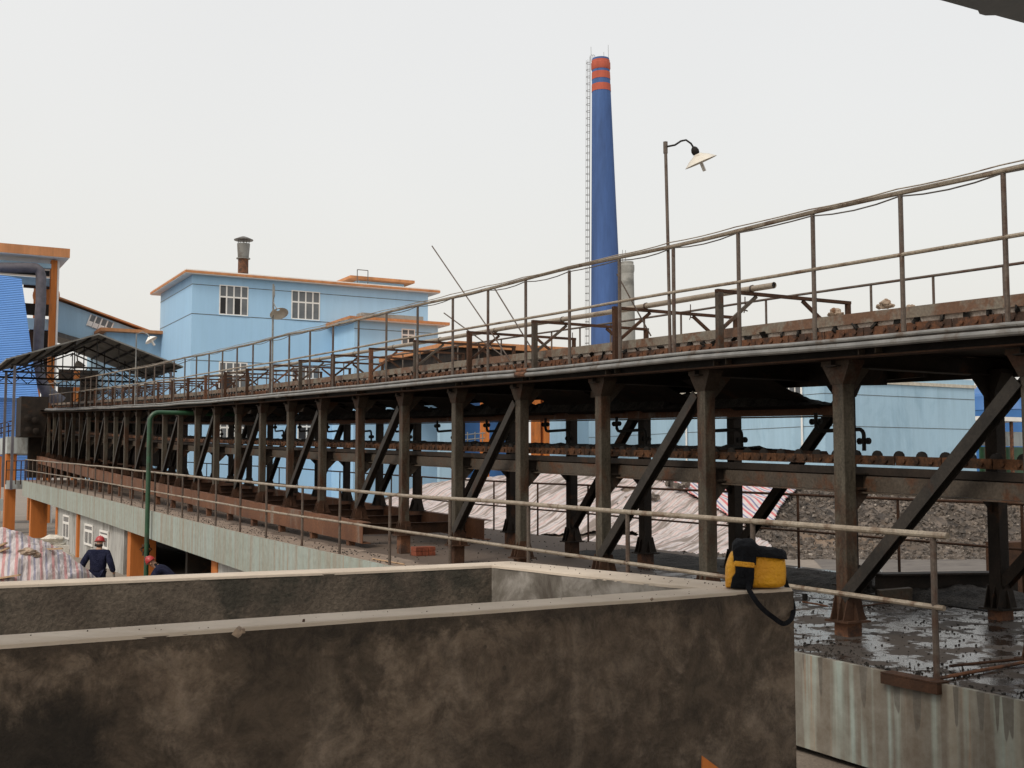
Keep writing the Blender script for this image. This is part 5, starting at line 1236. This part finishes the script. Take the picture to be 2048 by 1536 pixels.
# ================================================================= PEOPLE
def skinmesh(name, mat, verts, edges, radii, root, parent, sub=2, loc=(0,0,0)):
    me = bpy.data.meshes.new(name); me.from_pydata([tuple(v) for v in verts], edges, []); o = bpy.data.objects.new(name, me); col.objects.link(o)
    me.materials.append(mat); o.parent = parent
    m_ = o.modifiers.new('skin', 'SKIN'); m_.use_smooth_shade = True
    if not me.skin_vertices: me.skin_vertices.new() if hasattr(me.skin_vertices, 'new') else None
    for i, r0 in enumerate(radii):
        sv = me.skin_vertices[0].data[i]; sv.radius = (r0, r0) if not isinstance(r0, tuple) else r0; sv.use_root = (i == root)
    s_ = o.modifiers.new('sub', 'SUBSURF'); s_.levels = sub; s_.render_levels = sub; return o
def person(label, base, yaw, J, sc=1.0):
    # J: joints in local axes (x right, y forward, z up), metres
    root = thing('person', label, 'person', base); root.rotation_euler = (0, 0, yaw); root.scale = (sc, sc, sc)
    names = list(J.keys()); idx = {n_: i for i, n_ in enumerate(names)}
    E_ = [('pelvis','belly'),('belly','chest'),('chest','neck'),('neck','headbase'),('headbase','headtop')]
    for s_ in 'LR': E_ += [('chest','sho'+s_),('sho'+s_,'elb'+s_),('elb'+s_,'wri'+s_),('wri'+s_,'palm'+s_),('pelvis','hip'+s_),('hip'+s_,'kne'+s_),('kne'+s_,'ank'+s_),('ank'+s_,'toe'+s_)]
    rb = dict(pelvis=.10, belly=.10, chest=.13, neck=.055, headbase=.085, headtop=.07, sho=.055, elb=.042, wri=.028, palm=.03, hip=.085, kne=.055, ank=.04, toe=.035)
    rad_ = lambda n_, e=0: rb.get(n_, rb.get(n_[:-1], .05))+e
    skinmesh('body', M['skin'], [J[n_] for n_ in names], [(idx[a_], idx[b2]) for a_, b2 in E_], [rad_(n_) for n_ in names], idx['pelvis'], root)
    up = ['pelvis','belly','chest','neck']+[p_+s_ for s_ in 'LR' for p_ in ('sho','elb','wri')]
    ix = {n_: i for i, n_ in enumerate(up)}; e2 = [(a_, b2) for a_, b2 in E_ if a_ in ix and b2 in ix]
    jr = dict(pelvis=(.21,.17), belly=(.20,.16), chest=(.20,.16), neck=.085, sho=.098, elb=.082, wri=.066)
    vv = [Vector(J[n_]) for n_ in up]; vv[3] = Vector(J['chest']).lerp(Vector(J['neck']), .75); vv[0] = Vector(J['pelvis'])+(Vector(J['pelvis'])-Vector(J['belly'])).normalized()*.09
    skinmesh('jacket', M['navy'], vv, [(ix[a_], ix[b2]) for a_, b2 in e2], [jr.get(n_, jr.get(n_[:-1])) for n_ in up], 0, root)
    lo_ = ['pelvis']+[p_+s_ for s_ in 'LR' for p_ in ('hip','kne','ank')]; ix = {n_: i for i, n_ in enumerate(lo_)}; e2 = [(a_, b2) for a_, b2 in E_ if a_ in ix and b2 in ix]
    tr = dict(pelvis=.135, hip=.115, kne=.088, ank=.07)
    skinmesh('trousers', M['navy'], [J[n_] for n_ in lo_], [(ix[a_], ix[b2]) for a_, b2 in e2], [tr.get(n_, tr.get(n_[:-1])) for n_ in lo_], 0, root)
    for s_ in 'LR':
        vs = [J['ank'+s_], J['toe'+s_]]; skinmesh('boot', M['black'], [Vector(vs[0])+Vector((0,-.03,-.02)), Vector(vs[0]).lerp(Vector(vs[1]), .5), vs[1]], [(0,1),(1,2)], [.06,.055,.05], 0, root, 1)
        # hand with fingers: palm + four fingers + thumb
        w_ = Vector(J['wri'+s_]); p_ = Vector(J['palm'+s_]); d = (p_-w_).normalized(); sx_ = 1 if s_ == 'R' else -1
        fwd = Vector((0,1,0)); V_ = [w_, p_]; Ed = [(0,1)]; Ra = [.03, .036]
        for q in range(4):
            b0 = len(V_); off = fwd*(.030-.020*q); ln = (.062,.07,.066,.052)[q]
            V_ += [p_+off+d*.03, p_+off+d*(.03+ln*.55), p_+off+d*(.03+ln)-Vector((sx_*.02,0,0))]; Ed += [(1,b0),(b0,b0+1),(b0+1,b0+2)]; Ra += [.013,.011,.009]
        b0 = len(V_); V_ += [w_.lerp(p_, .5)+fwd*.04, p_+fwd*.06+d*.01, p_+fwd*.062+d*.04]; Ed += [(0,b0),(b0,b0+1),(b0+1,b0+2)]; Ra += [.016,.013,.011]
        skinmesh('glove', M['glove'], V_, Ed, Ra, 0, root, 1)
    # helmet, face
    ht = Vector(J['headtop']); hb = Vector(J['headbase']); ax = (ht-hb).normalized(); c_ = hb.lerp(ht, .55)
    k = MB(); k.lathe(c_, [(.150, .0), (.152, .012), (.125, .018), (.122, .06), (.10, .115), (.06, .15), (.01, .162)], 28, axis=ax)
    k.tube([c_+ax*.03+Vector((0,-.115,0)), c_+ax*.135+Vector((0,-.07,0)), c_+ax*.168, c_+ax*.135+Vector((0,.07,0)), c_+ax*.03+Vector((0,.115,0))], .012, 6)
    k.v = [tuple(c_+(Vector(v_)-c_)*.88) for v_ in k.v]
    he = k.build('helmet', M['helmet'], None); he.parent = root
    k = MB(); k.tube([hb+Vector((-.085,-.07,-.0)), hb+Vector((0,-.098,-.01)), hb+Vector((.085,-.07,0))], [.03,.034,.03], 8); hr = k.build('hair', M['black'], None); hr.parent = root
    k = MB(); fc = hb.lerp(ht, .2)+Vector((0,.09,0)); k.lathe(fc+Vector((0,.0,-.01)), [(.022,0),(.014,.025),(.004,.03)], 8, axis=(0,1,-.3))
    e_ = k.build('nose', M['skin'], None); e_.parent = root
    for q in (-1,1): k = MB(); k.lathe(hb.lerp(ht,.25)+Vector((q*.098,-.0,-.005)), [(.024,0),(.02,.012),(.005,.014)], 10, axis=(q,0,0)); e_ = k.build('ear', M['skin'], None); e_.parent = root
    return root
J1 = dict(pelvis=(0,0,.93), belly=(0,.01,1.10), chest=(0,.03,1.32), neck=(0,.07,1.47), headbase=(0,.11,1.55), headtop=(0,.14,1.69),
  shoL=(-.21,.02,1.36), elbL=(-.34,-.05,1.12), wriL=(-.40,.03,.89), palmL=(-.405,.05,.81), shoR=(.21,.02,1.36), elbR=(.31,-.05,1.12), wriR=(.37,.01,.90), palmR=(.375,.03,.82),
  hipL=(-.09,0,.88), kneL=(-.12,.06,.50), ankL=(-.13,-.02,.09), toeL=(-.15,.14,.05), hipR=(.09,0,.88), kneR=(.11,-.02,.49), ankR=(.12,-.14,.12), toeR=(.14,.02,.05))
b1 = atD(195, 1160, 27.0); b1.z = GZ
p1 = person('standing worker in navy work clothes and red helmet seen from behind', b1, -R(24), J1, .955)
J2 = dict(pelvis=(0,-.30,.62), belly=(0,-.16,.76), chest=(0,.02,.92), neck=(0,.14,1.02), headbase=(0,.22,1.05), headtop=(0,.31,1.16),
  shoL=(-.18,.05,.94), elbL=(-.24,.18,.70), wriL=(-.16,.34,.52), palmL=(-.13,.38,.45), shoR=(.18,.05,.94), elbR=(.24,.20,.70), wriR=(.15,.36,.50), palmR=(.12,.40,.43),
  hipL=(-.09,-.28,.60), kneL=(-.15,.05,.42), ankL=(-.14,-.14,.10), toeL=(-.15,.05,.05), hipR=(.09,-.28,.60), kneR=(.15,.06,.42), ankR=(.14,-.14,.10), toeR=(.15,.05,.05))
b2_ = atD(325, 1140, 27.0); b2_.z = GZ
p2 = person('second worker in navy with bright red helmet crouching low beside the green pipe', b2_, R(62), J2, 1.0)
